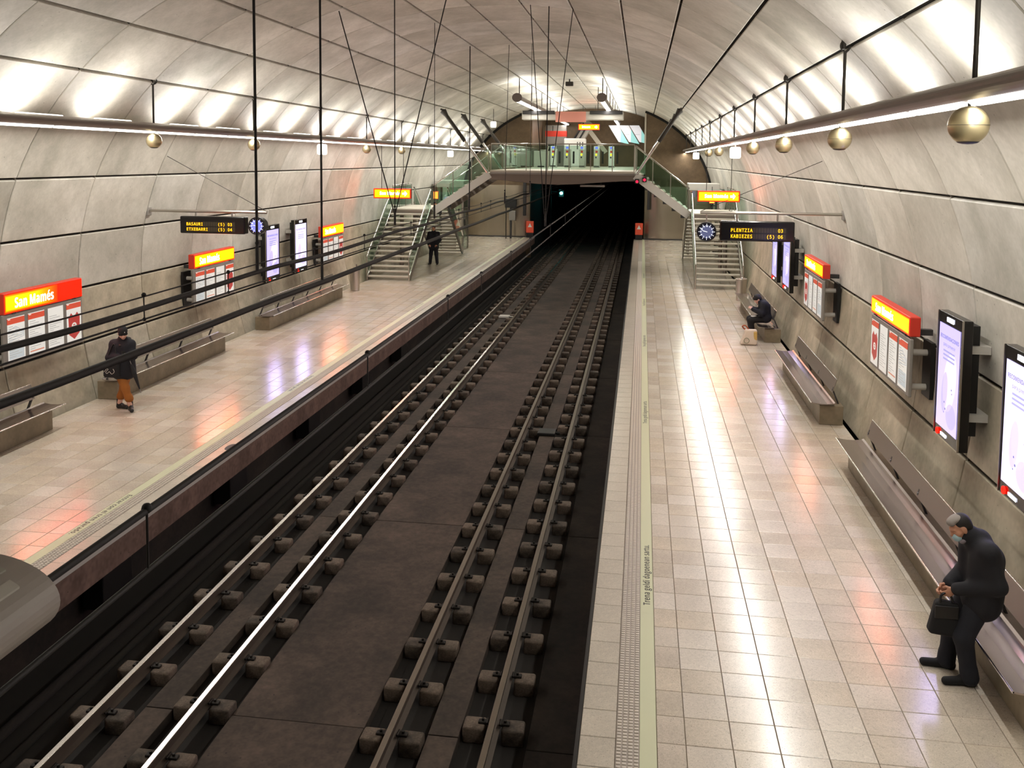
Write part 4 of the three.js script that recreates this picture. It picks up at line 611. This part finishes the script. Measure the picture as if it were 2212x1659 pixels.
// ---------------------------------------------------------------- people
// smooth union of tapered capsules ['c', a, b, ra, rb] and ellipsoids ['e', centre, radii, turn?]; a trailing 'x' carves
function blob(prims, cell, k = 0.035) {
  const lo = [1e9, 1e9, 1e9], hi = [-1e9, -1e9, -1e9];
  for (const p of prims) { if (p.at(-1) === 'x') continue; const pts = p[0] === 'c' ? [[p[1], [p[3], p[3], p[3]]], [p[2], [p[4] ?? p[3], p[4] ?? p[3], p[4] ?? p[3]]]] : [[p[1], Array(3).fill(Math.max(...p[2]))]]; for (const [c, r] of pts) for (let i = 0; i < 3; i++) { lo[i] = Math.min(lo[i], c[i] - r[i] - 2.5 * cell); hi[i] = Math.max(hi[i], c[i] + r[i] + 2.5 * cell); } }
  const N = lo.map((l, i) => Math.ceil((hi[i] - l) / cell) + 1), f = new Float32Array(N[0] * N[1] * N[2]), at = (i, j, l) => (l * N[1] + j) * N[0] + i;
  const E = prims.map(p => p[0] === 'e' && Array.isArray(p[3]) ? new THREE.Matrix3().setFromMatrix4(new THREE.Matrix4().makeRotationFromEuler(new THREE.Euler(...p[3], 'YXZ'))).transpose() : null), q = new THREE.Vector3();
  const dist = (p, e, x, y, z) => {
    if (p[0] === 'c') { const [, a, b, ra, rb = ra] = p, dx = b[0] - a[0], dy = b[1] - a[1], dz = b[2] - a[2]; let t = ((x - a[0]) * dx + (y - a[1]) * dy + (z - a[2]) * dz) / (dx * dx + dy * dy + dz * dz || 1); t = t < 0 ? 0 : t > 1 ? 1 : t; const r2 = typeof rb === 'number' ? rb : ra; return Math.hypot(x - a[0] - dx * t, y - a[1] - dy * t, z - a[2] - dz * t) - ra - (r2 - ra) * t; }
    q.set(x - p[1][0], y - p[1][1], z - p[1][2]); if (e) q.applyMatrix3(e); const r = p[2], m = Math.hypot(q.x / r[0], q.y / r[1], q.z / r[2]), g = Math.hypot(q.x / r[0] ** 2, q.y / r[1] ** 2, q.z / r[2] ** 2); return g > 1e-6 ? m * (m - 1) / g : -Math.min(...r);
  };
  for (let l = 0; l < N[2]; l++) for (let j = 0; j < N[1]; j++) for (let i = 0; i < N[0]; i++) {
    const x = lo[0] + i * cell, y = lo[1] + j * cell, z = lo[2] + l * cell; let d = 1e3;
    for (let n = 0; n < prims.length; n++) { const p = prims[n], v = dist(p, E[n], x, y, z); if (p.at(-1) === 'x') { const h = Math.max(0.012 - Math.abs(d + v), 0) / 0.012; d = Math.max(d, -v) + h * h * 0.003; } else { const h = Math.max(k - Math.abs(d - v), 0) / k; d = Math.min(d, v) - h * h * k / 4; } }
    f[at(i, j, l)] = d;
  }
  const vid = new Int32Array(f.length).fill(-1), pos = [], idx = [];                  // surface nets
  for (let l = 0; l + 1 < N[2]; l++) for (let j = 0; j + 1 < N[1]; j++) for (let i = 0; i + 1 < N[0]; i++) {
    let n = 0, sx = 0, sy = 0, sz = 0; const v = []; for (let c = 0; c < 8; c++) v.push(f[at(i + (c & 1), j + (c >> 1 & 1), l + (c >> 2))]);
    for (let c = 0; c < 8; c++) for (const b of [1, 2, 4]) if (!(c & b)) { const u = v[c], w = v[c | b]; if ((u < 0) !== (w < 0)) { const t = u / (u - w); sx += (c & 1) + (b === 1 ? t : 0); sy += (c >> 1 & 1) + (b === 2 ? t : 0); sz += (c >> 2) + (b === 4 ? t : 0); n++; } }
    if (n) { vid[at(i, j, l)] = pos.length / 3; pos.push(lo[0] + (i + sx / n) * cell, lo[1] + (j + sy / n) * cell, lo[2] + (l + sz / n) * cell); }
  }
  const quad = (a, b, c, d, flip) => { if (Math.min(a, b, c, d) < 0) return; flip ? idx.push(a, c, b, a, d, c) : idx.push(a, b, c, a, c, d); };
  for (let l = 1; l + 1 < N[2]; l++) for (let j = 1; j + 1 < N[1]; j++) for (let i = 1; i + 1 < N[0]; i++) {
    const s = f[at(i, j, l)] < 0;
    if (s !== f[at(i + 1, j, l)] < 0) quad(vid[at(i, j - 1, l - 1)], vid[at(i, j, l - 1)], vid[at(i, j, l)], vid[at(i, j - 1, l)], !s);
    if (s !== f[at(i, j + 1, l)] < 0) quad(vid[at(i - 1, j, l - 1)], vid[at(i - 1, j, l)], vid[at(i, j, l)], vid[at(i, j, l - 1)], !s);
    if (s !== f[at(i, j, l + 1)] < 0) quad(vid[at(i - 1, j - 1, l)], vid[at(i, j - 1, l)], vid[at(i, j, l)], vid[at(i - 1, j, l)], !s);
  }
  const g = new THREE.BufferGeometry(); g.setAttribute('position', new THREE.Float32BufferAttribute(pos, 3)); g.setIndex(idx); g.computeVertexNormals(); return g;
}
function frame(c, fwd, up) { const z = V(fwd).normalize(), x = V(up).cross(z).normalize(), y = z.clone().cross(x); return new THREE.Matrix4().makeBasis(x, y, z).setPosition(...c); }
function headGeo(m, cell = 0.006) {                                   // local: +z the face, +y the crown
  return blob([['e', [0, 0.035, -0.015], [0.074, 0.088, 0.093]], ['e', [0, -0.03, 0.022], [0.058, 0.085, 0.066]], ['c', [0, -0.075, 0.045], [0, -0.085, 0.062], 0.03, 0.022], ['c', [0, 0.018, 0.083], [0, -0.024, 0.102], 0.01, 0.015], ['e', [0, 0.028, 0.076], [0.05, 0.012, 0.014]],
    ['e', [0.077, -0.005, -0.008], [0.013, 0.034, 0.02]], ['e', [-0.077, -0.005, -0.008], [0.013, 0.034, 0.02]], ['e', [0.048, -0.022, 0.05], [0.02, 0.022, 0.02]], ['e', [-0.048, -0.022, 0.05], [0.02, 0.022, 0.02]], ['c', [-0.018, -0.058, 0.084], [0.018, -0.058, 0.084], 0.008, 0.008],
    ['c', [0, -0.06, -0.02], [0, -0.17, -0.05], 0.05, 0.056], ['e', [0.03, 0.008, 0.094], [0.016, 0.011, 0.014], 'x'], ['e', [-0.03, 0.008, 0.094], [0.016, 0.011, 0.014], 'x']], cell, 0.028).applyMatrix4(m);
}
function handGeo(m, curl, side = 1, cell = 0.0045) {                   // local: wrist at 0, fingers along +z, palm to -y, thumb towards +x*side
  const P = [['c', [0, 0, -0.03], [0, 0, 0.01], 0.026, 0.026], ['e', [0, 0, 0.05], [0.041, 0.016, 0.05]]];
  [[0.03, 0.072, 0.0085], [0.01, 0.08, 0.0088], [-0.011, 0.074, 0.0085], [-0.031, 0.058, 0.0076]].forEach(([x, L, r], i) => { let a = [x * side, 0, 0.088 - 0.004 * i * i * 0.5], t = curl * 0.5; for (const s of [0.44, 0.32, 0.24]) { const b = [a[0], a[1] - Math.sin(t) * L * s, a[2] + Math.cos(t) * L * s]; P.push(['c', a, b, r, r * 0.92]); a = b; t += curl; } });
  P.push(['c', [0.03 * side, -0.004, 0.025], [0.056 * side, -0.016, 0.055], 0.012, 0.0105], ['c', [0.056 * side, -0.016, 0.055], [0.052 * side, -0.034, 0.082], 0.0105, 0.009]);
  return blob(P, cell, 0.012).applyMatrix4(m);
}
const shoe = (heel, toe, r = 0.042, boot = 0) => { const p = [['c', heel, [toe[0], toe[1] - 0.002, toe[2]], r, r * 0.86], ['c', [heel[0], 0.03, heel[2]], [heel[0] + (toe[0] - heel[0]) * 0.35, 0.075, heel[2] + (toe[2] - heel[2]) * 0.35], r * 0.9, r * 0.85]]; if (boot) p.push(['c', [heel[0], 0.05, heel[2]], [heel[0], boot, heel[2]], 0.046, 0.046]); return p; };
function person(label, base, s) {
  const t = thing('person', label, 'person', base), cell = s.cell || 0.012;
  const hm = frame(...s.head), body = [blob(s.body, cell, 0.04), headGeo(hm, s.cell > 0.012 ? 0.009 : 0.006)]; for (const h of s.hands) body.push(handGeo(frame(h[0], h[1], h[2]), h[3], h[4], s.cell > 0.012 ? 0.007 : 0.0045));
  part('body', merge(body), s.skin, t);
  for (const [n, prims, mat, k, lab, c] of s.wear) { const m = part(n, blob(prims, c || cell, k), mat, t); if (lab) m.userData.label = lab; }
  for (const [n, prims, mat, k, lab] of s.headwear) { const m = part(n, blob(prims, 0.007, k).applyMatrix4(hm), mat, t); if (lab) m.userData.label = lab; }
  return t;
}
const hairShort = [['e', [0, 0.05, -0.03], [0.083, 0.085, 0.092]], ['e', [0, 0.0, -0.06], [0.076, 0.075, 0.06]], ['e', [0, -0.06, 0.085], [0.09, 0.1, 0.075], 'x']];
{ // the old man with a face mask, leaning forward with his bag
  const SL = [0.16, 1.36, 0.19], SR = [0.12, 1.36, -0.19], EL = [0.24, 1.06, 0.25], ER = [0.16, 1.08, -0.26], WL = [-0.07, 0.945, 0.1], WR = [-0.1, 0.94, -0.04];
  const leg = (o) => [['c', [0.15, 0.86, 0.09], [0.0, 0.48, 0.11], 0.1 + o, 0.07 + o], ['c', [0.0, 0.48, 0.11], [0.07, 0.09, 0.12], 0.068 + o, 0.052 + o], ['c', [0.13, 0.86, -0.09], [-0.03, 0.48, -0.12], 0.1 + o, 0.07 + o], ['c', [-0.03, 0.48, -0.12], [-0.05, 0.1, -0.17], 0.068 + o, 0.052 + o]];
  const arms = (o) => [['c', SL, EL, 0.055 + o, 0.046 + o], ['c', EL, WL, 0.045 + o, 0.032 + o], ['c', SR, ER, 0.055 + o, 0.046 + o], ['c', ER, WR, 0.045 + o, 0.032 + o], ['c', SL, SR, 0.07 + o, 0.07 + o]];
  const torso = (o) => [['c', [0.17, 0.9, 0.08], [0.18, 1.26, 0.1], 0.12 + o, 0.125 + o], ['c', [0.15, 0.9, -0.08], [0.15, 1.26, -0.1], 0.12 + o, 0.125 + o], ['c', [0.13, 1.36, 0], [0.04, 1.46, 0], 0.07 + o, 0.055 + o]];
  person('grey haired man in dark jacket and face mask standing by the right bench', [3.16, 0, -9.13], {
    skin: M.skin, head: [[-0.04, 1.515, 0.0], [-0.86, -0.5, 0.12], [-0.5, 0.86, 0]], body: [...leg(0), ...torso(0), ...arms(0)], hands: [[[-0.09, 0.935, 0.09], [-0.75, -0.62, -0.15], [0.3, 0.2, 0.92], 0.75, -1], [[-0.12, 0.93, -0.03], [-0.75, -0.62, 0.15], [0.2, 0.3, -0.9], 0.75, 1]],
    wear: [['trousers', [...leg(0.022), ['c', [0.17, 0.9, 0.05], [0.15, 0.9, -0.05], 0.13, 0.13], ['c', [0.06, 0.14, 0.12], [0.07, 0.085, 0.12], 0.075, 0.08], ['c', [-0.05, 0.15, -0.17], [-0.055, 0.085, -0.17], 0.074, 0.079]], M.trousers, 0.04],
      ['jacket', [...torso(0.035), ...arms(0.03), ['c', [0.17, 0.82, 0.09], [0.16, 0.82, -0.09], 0.155, 0.155], ['c', [0.17, 0.8, 0.06], [0.2, 0.95, 0.06], 0.16, 0.165], ['c', [0.15, 1.42, 0], [0.03, 1.44, 0], 0.09, 0.07]], M.coat, 0.05],
      ['collar', [['c', [-0.02, 1.41, 0.055], [0.08, 1.465, 0.05], 0.02, 0.022], ['c', [0.08, 1.465, 0.05], [0.08, 1.465, -0.05], 0.022, 0.022], ['c', [0.08, 1.465, -0.05], [-0.02, 1.41, -0.05], 0.02, 0.02], ['e', [-0.035, 1.395, 0.05], [0.022, 0.018, 0.016]]], std({ color: 0x7c7379, roughness: 0.8 }), 0.02, null, 0.007],
      ['shoe', shoe([0.1, 0.045, 0.11], [-0.15, 0.038, 0.13], 0.045), M.blackCloth, 0.03, null, 0.008], ['shoe', shoe([-0.01, 0.045, -0.17], [-0.26, 0.038, -0.2], 0.045), M.blackCloth, 0.03, null, 0.008]],
    headwear: [['hair', hairShort, M.hairDark, 0.03, 'dark hair at the sides'], ['hair', [['e', [0, 0.1, 0.0], [0.066, 0.038, 0.088]], ['e', [0, 0.085, 0.055], [0.058, 0.03, 0.035]]], M.hairGrey, 0.02, 'thinning pale grey hair on top'], ['face_mask', [['e', [0, -0.055, 0.062], [0.055, 0.052, 0.052]], ['c', [-0.05, -0.04, 0.05], [-0.078, -0.005, 0.0], 0.004, 0.004], ['c', [0.05, -0.04, 0.05], [0.078, -0.005, 0.0], 0.004, 0.004]], M.mask, 0.015]],
  });
  const b = thing('briefcase', 'soft black bag held low by the grey haired man', 'bag', [2.99, 0.44, -9.08]);
  const g = new RoundedBoxGeometry(0.27, 0.34, 0.12, 4, 0.04), p = g.attributes.position; for (let i = 0; i < p.count; i++) { const k = (p.getY(i) + 0.17) / 0.34; p.setX(i, p.getX(i) * (1.04 - 0.22 * k * k)); p.setZ(i, p.getZ(i) * (1.1 - 0.35 * k)); } g.computeVertexNormals(); g.rotateZ(-0.12).translate(0.01, 0.19, 0);
  part('bag_body', g, M.blackCloth, b); part('handle', tube([[-0.05, 0.34, 0.03], [-0.035, 0.43, 0.03], [0.03, 0.45, 0.02], [0.07, 0.36, 0.03]], 0.012, 20), M.leather, b); part('flap', box(-0.1, 0.12, 0.2, 0.33, 0.045, 0.062, 0.012), M.leather, b);
}
{ // the woman with the phone
  const SL = [-0.25, 1.31, 0.02], SR = [0.08, 1.31, -0.03], EL = [-0.29, 1.06, 0.12], ER = [0.17, 1.09, 0.04], WL = [-0.02, 1.1, 0.24], WR = [0.14, 1.13, 0.2];
  const leg = (o) => [['c', [-0.16, 0.82, 0.04], [0.02, 0.45, 0.1], 0.09 + o, 0.065 + o], ['c', [0.02, 0.45, 0.1], [0.11, 0.12, 0.1], 0.062 + o, 0.048 + o], ['c', [0.0, 0.82, -0.04], [-0.11, 0.45, -0.06], 0.09 + o, 0.065 + o], ['c', [-0.11, 0.45, -0.06], [-0.19, 0.12, -0.03], 0.062 + o, 0.048 + o]];
  const arms = (o) => [['c', SL, EL, 0.048 + o, 0.042 + o], ['c', EL, WL, 0.042 + o, 0.03 + o], ['c', SR, ER, 0.048 + o, 0.042 + o], ['c', ER, WR, 0.042 + o, 0.03 + o], ['c', SL, SR, 0.06 + o, 0.06 + o]];
  const torso = (o) => [['c', [-0.15, 0.86, 0], [-0.15, 1.26, 0.02], 0.12 + o, 0.11 + o], ['c', [-0.01, 0.86, 0], [-0.02, 1.26, 0], 0.12 + o, 0.11 + o], ['c', [-0.08, 1.33, 0], [-0.06, 1.43, 0.03], 0.06 + o, 0.05 + o]];
  person('woman in black padded coat, ochre trousers and black cap looking at a phone', [-10.07, 0, -16.62], {
    skin: M.skinPale, head: [[-0.03, 1.535, 0.06], [0.5, -0.42, 0.72], [0.2, 0.9, 0.4]], body: [...leg(0), ...torso(0), ...arms(0)], hands: [[[0.0, 1.1, 0.25], [0.85, 0.25, 0.2], [-0.2, 0.9, -0.3], 0.5, -1], [[0.15, 1.135, 0.22], [0.3, 0.3, 0.75], [0.8, 0.3, -0.4], 0.6, 1]],
    wear: [['trousers', [...leg(0.016).map(c => c[2][1] < 0.2 ? ['c', c[1], c[1].map((v, i) => v + (c[2][i] - v) * 0.62), c[3], c[4] + 0.004] : c), ['c', [-0.16, 0.86, 0], [0.0, 0.86, 0], 0.12, 0.12], ['c', [0.1, 0.27, 0.1], [0.105, 0.24, 0.1], 0.07, 0.073], ['c', [-0.165, 0.27, -0.04], [-0.175, 0.24, -0.04], 0.07, 0.073]], M.ochre, 0.035],
      ['coat', [...torso(0.035), ...arms(0.03), ['c', [-0.17, 0.76, 0], [-0.17, 1.0, 0.01], 0.16, 0.16], ['c', [0.02, 0.76, 0], [0.0, 1.0, 0], 0.16, 0.15], ['c', [-0.08, 0.74, 0.05], [-0.08, 0.95, 0.05], 0.15, 0.15], ['c', [-0.13, 1.37, -0.03], [-0.01, 1.37, -0.03], 0.06, 0.06]], M.navy, 0.05],
      ['hood', [['c', [-0.15, 1.36, 0.04], [-0.12, 1.41, -0.05], 0.04, 0.05], ['c', [-0.12, 1.41, -0.06], [0.02, 1.4, -0.07], 0.05, 0.045], ['c', [-0.15, 1.36, 0.04], [-0.05, 1.3, 0.12], 0.04, 0.035]], M.leather, 0.03],
      ['boot', shoe([-0.21, 0.05, -0.04], [-0.01, 0.043, 0.01], 0.047, 0.17), M.leather, 0.03, null, 0.008], ['boot', shoe([0.11, 0.05, 0.08], [0.22, 0.043, 0.23], 0.047, 0.17), M.leather, 0.03, null, 0.008]],
    headwear: [['cap', [['e', [0, 0.065, -0.01], [0.093, 0.1, 0.108]], ['c', [-0.06, 0.035, 0.07], [0.06, 0.035, 0.07], 0.026, 0.026], ['e', [0, 0.03, -0.05], [0.088, 0.06, 0.07]]], M.blackCloth, 0.03], ['cap_badge', [['e', [0.03, 0.09, 0.096], [0.012, 0.014, 0.006]]], M.white, 0.01], ['hair', [['e', [0, -0.03, -0.06], [0.078, 0.07, 0.055]]], M.hairDark, 0.02]],
  });
  const ph = thing('phone', 'dark phone in the hands of the woman in ochre trousers', 'phone', [-9.945, 1.17, -16.33]); part('phone_body', new RoundedBoxGeometry(0.075, 0.15, 0.01, 2, 0.004).rotateX(-0.7).rotateY(0.7), M.blackGloss, ph); part('phone_screen', new THREE.PlaneGeometry(0.065, 0.135).translate(0, 0, -0.0056).rotateX(-0.7).rotateY(0.7), M.black, ph);
  const u = thing('umbrella', 'closed black umbrella hanging beside the woman in ochre trousers', 'umbrella', [-9.9, 0, -16.45]); const dir = V([0.25, -0.63, 0.05]), at = (k) => [0.0 + dir.x * k, 1.03 + dir.y * k, dir.z * k];
  part('folded_canopy', [bar(at(0.12), at(0.4), 0.026, 10, 0.045), bar(at(0.4), at(0.88), 0.045, 10, 0.012)], M.blackCloth, u); part('shaft', bar(at(0), at(1), 0.007), M.grey, u); part('handle', tube([at(0.02), at(-0.08), [at(-0.12)[0] - 0.03, at(-0.14)[1], at(-0.1)[2]], [at(-0.1)[0] - 0.07, at(-0.1)[1], 0]], 0.011), M.leather, u);
  const b = thing('shoulder_bag', 'black tote bag with a pale zigzag outline at the woman\'s hip', 'bag', [-10.26, 0.68, -16.42]); part('bag_body', new RoundedBoxGeometry(0.34, 0.32, 0.13, 4, 0.05).translate(0, 0.16, 0), M.blackCloth, b);
  part('outline', tube([[-0.13, 0.12, 0.07], [-0.06, 0.19, 0.07], [-0.045, 0.175, 0.07], [-0.095, 0.115, 0.07], [-0.07, 0.09, 0.07], [-0.02, 0.13, 0.07], [0.03, 0.085, 0.07], [0.085, 0.13, 0.07], [0.06, 0.19, 0.07]], 0.005, 60, 6), M.greyLight, b); part('strap', tube([[-0.1, 0.3, 0], [-0.06, 0.5, -0.02], [0.02, 0.66, -0.05], [0.1, 0.3, 0]], 0.012, 30), M.leather, b);
}
{ // the dark figure by the left stairs
  const leg = (o) => [-1, 1].flatMap(s => [['c', [s * 0.09, 0.9, 0], [s * 0.13, 0.5, 0.01], 0.095 + o, 0.07 + o], ['c', [s * 0.13, 0.5, 0.01], [s * 0.17, 0.09, 0], 0.068 + o, 0.05 + o]]);
  const arms = (o) => [-1, 1].flatMap(s => [['c', [s * 0.2, 1.47, 0], [s * 0.29, 1.18, 0.02], 0.055 + o, 0.048 + o], ['c', [s * 0.29, 1.18, 0.02], [s * 0.2, 0.98, 0.12], 0.045 + o, 0.034 + o]]);
  const torso = (o) => [-1, 1].flatMap(s => [['c', [s * 0.08, 0.92, 0], [s * 0.1, 1.36, 0], 0.12 + o, 0.125 + o]]).concat([['c', [0, 1.45, 0], [0, 1.56, 0.02], 0.07 + o, 0.055 + o], ['c', [-0.19, 1.47, 0], [0.19, 1.47, 0], 0.07 + o, 0.07 + o]]);
  person('person in dark clothes standing with legs apart before the left stairs', [-9.74, 0, -42.2], {
    cell: 0.016, skin: M.skin, head: [[0, 1.7, 0.03], [0.1, -0.25, 0.97], [0, 0.97, 0.25]], body: [...leg(0), ...torso(0), ...arms(0)], hands: [[[-0.19, 0.96, 0.14], [0.6, -0.5, 0.6], [0, 0.8, 0.5], 0.6, -1], [[0.19, 0.96, 0.14], [-0.6, -0.5, 0.6], [0, 0.8, 0.5], 0.6, 1]],
    wear: [['trousers', leg(0.022), M.navy, 0.04], ['coat', [...torso(0.04), ...arms(0.035), ['c', [-0.08, 0.82, 0], [0.08, 0.82, 0], 0.17, 0.17]], M.navy, 0.05], ['shoe', shoe([-0.17, 0.045, -0.04], [-0.2, 0.04, 0.18]), M.blackCloth, 0.03], ['shoe', shoe([0.17, 0.045, -0.04], [0.2, 0.04, 0.18]), M.blackCloth, 0.03]],
    headwear: [['hair', [...hairShort], M.hairDark, 0.03]],
  });
}
{ // the seated person
  const S = (s) => [-0.03, 0.98, s * 0.18], El = (s) => [-0.1, 0.74, s * 0.25], W = (s) => [-0.32, 0.83, s * 0.09];
  const leg = (o) => [-1, 1].flatMap(s => [['c', [0.0, 0.565, s * 0.1], [-0.38, 0.53, s * 0.12], 0.09 + o, 0.07 + o], ['c', [-0.38, 0.52, s * 0.12], [-0.33, 0.1, s * 0.12], 0.065 + o, 0.05 + o]]);
  const arms = (o) => [-1, 1].flatMap(s => [['c', S(s), El(s), 0.052 + o, 0.046 + o], ['c', El(s), W(s), 0.044 + o, 0.032 + o]]);
  const torso = (o) => [['c', [0.03, 0.62, 0.07], [0.0, 0.9, 0.09], 0.12 + o, 0.125 + o], ['c', [0.03, 0.62, -0.07], [0.0, 0.9, -0.09], 0.12 + o, 0.125 + o], ['c', S(1), S(-1), 0.07 + o, 0.07 + o], ['c', [-0.04, 0.98, 0], [-0.13, 1.05, 0], 0.06 + o, 0.05 + o]];
  person('dark haired person in a navy jacket seated and bent forward on the right bench', [3.5, 0.03, -26.35], {
    cell: 0.014, skin: M.skinPale, head: [[-0.19, 1.1, 0], [-0.8, -0.6, 0.05], [-0.6, 0.8, 0]], body: [...leg(0), ...torso(0), ...arms(0)], hands: [[[-0.34, 0.84, 0.08], [-0.6, 0.4, -0.4], [0.2, 0.5, 0.8], 0.7, -1], [[-0.34, 0.84, -0.07], [-0.6, 0.4, 0.4], [0.2, 0.5, -0.8], 0.7, 1]],
    wear: [['trousers', [...leg(0.02), ['c', [0.02, 0.58, 0.07], [0.02, 0.58, -0.07], 0.125, 0.125]], M.blackCloth, 0.04], ['jacket', [...torso(0.035), ...arms(0.032), ['c', [0.04, 0.6, 0.08], [0.04, 0.6, -0.08], 0.15, 0.15]], M.navy, 0.05], ['shoe', shoe([-0.31, 0.045, 0.12], [-0.53, 0.04, 0.13]), M.leather, 0.03], ['shoe', shoe([-0.31, 0.045, -0.12], [-0.53, 0.04, -0.14]), M.leather, 0.03]],
    headwear: [['hair', [['e', [0, 0.06, -0.02], [0.1, 0.095, 0.11]], ['e', [0, 0.0, -0.06], [0.088, 0.08, 0.06]], ['e', [0, 0.08, 0.06], [0.075, 0.04, 0.05]], ['e', [0, -0.07, 0.09], [0.09, 0.1, 0.075], 'x']], M.hairDark, 0.03]],
  });
  const pb = thing('paper', 'crumpled white paper on the lap of the seated person', 'paper', [3.2, 0.66, -26.24]); part('sheet', new RoundedBoxGeometry(0.16, 0.03, 0.09, 3, 0.012).rotateY(0.5).translate(0, 0.01, 0), M.white, pb);
  const t = thing('carrier_bag', 'pale carrier bag with orange handle beside the seated person', 'bag', [2.98, 0, -25.5]);
  const g = new RoundedBoxGeometry(0.44, 0.42, 0.24, 4, 0.05), p = g.attributes.position; for (let i = 0; i < p.count; i++) { const k = (p.getY(i) + 0.21) / 0.42; p.setX(i, p.getX(i) * (1.05 - 0.35 * k) + 0.07 * k); p.setZ(i, p.getZ(i) * (1.1 - 0.5 * k)); } g.computeVertexNormals(); part('bag_body', g.translate(0, 0.215, 0), std({ color: 0xd6c6b4, roughness: 0.7 }), t);
  part('print', [new THREE.TorusGeometry(0.07, 0.006, 6, 24).translate(-0.06, 0.13, 0.134)], std({ color: 0x6a7a52, roughness: 0.7 }), t); part('yellow_gusset', box(0.13, 0.225, 0.12, 0.38, -0.06, 0.11, 0.03), std({ color: 0xcaa75e, roughness: 0.7 }), t); part('handle', tube([[-0.1, 0.42, 0], [-0.17, 0.5, 0.0], [-0.1, 0.53, 0.02], [0.0, 0.43, 0]], 0.018), std({ color: 0xa8512c, roughness: 0.7 }), t);
}
renderer.render(scene, camera);
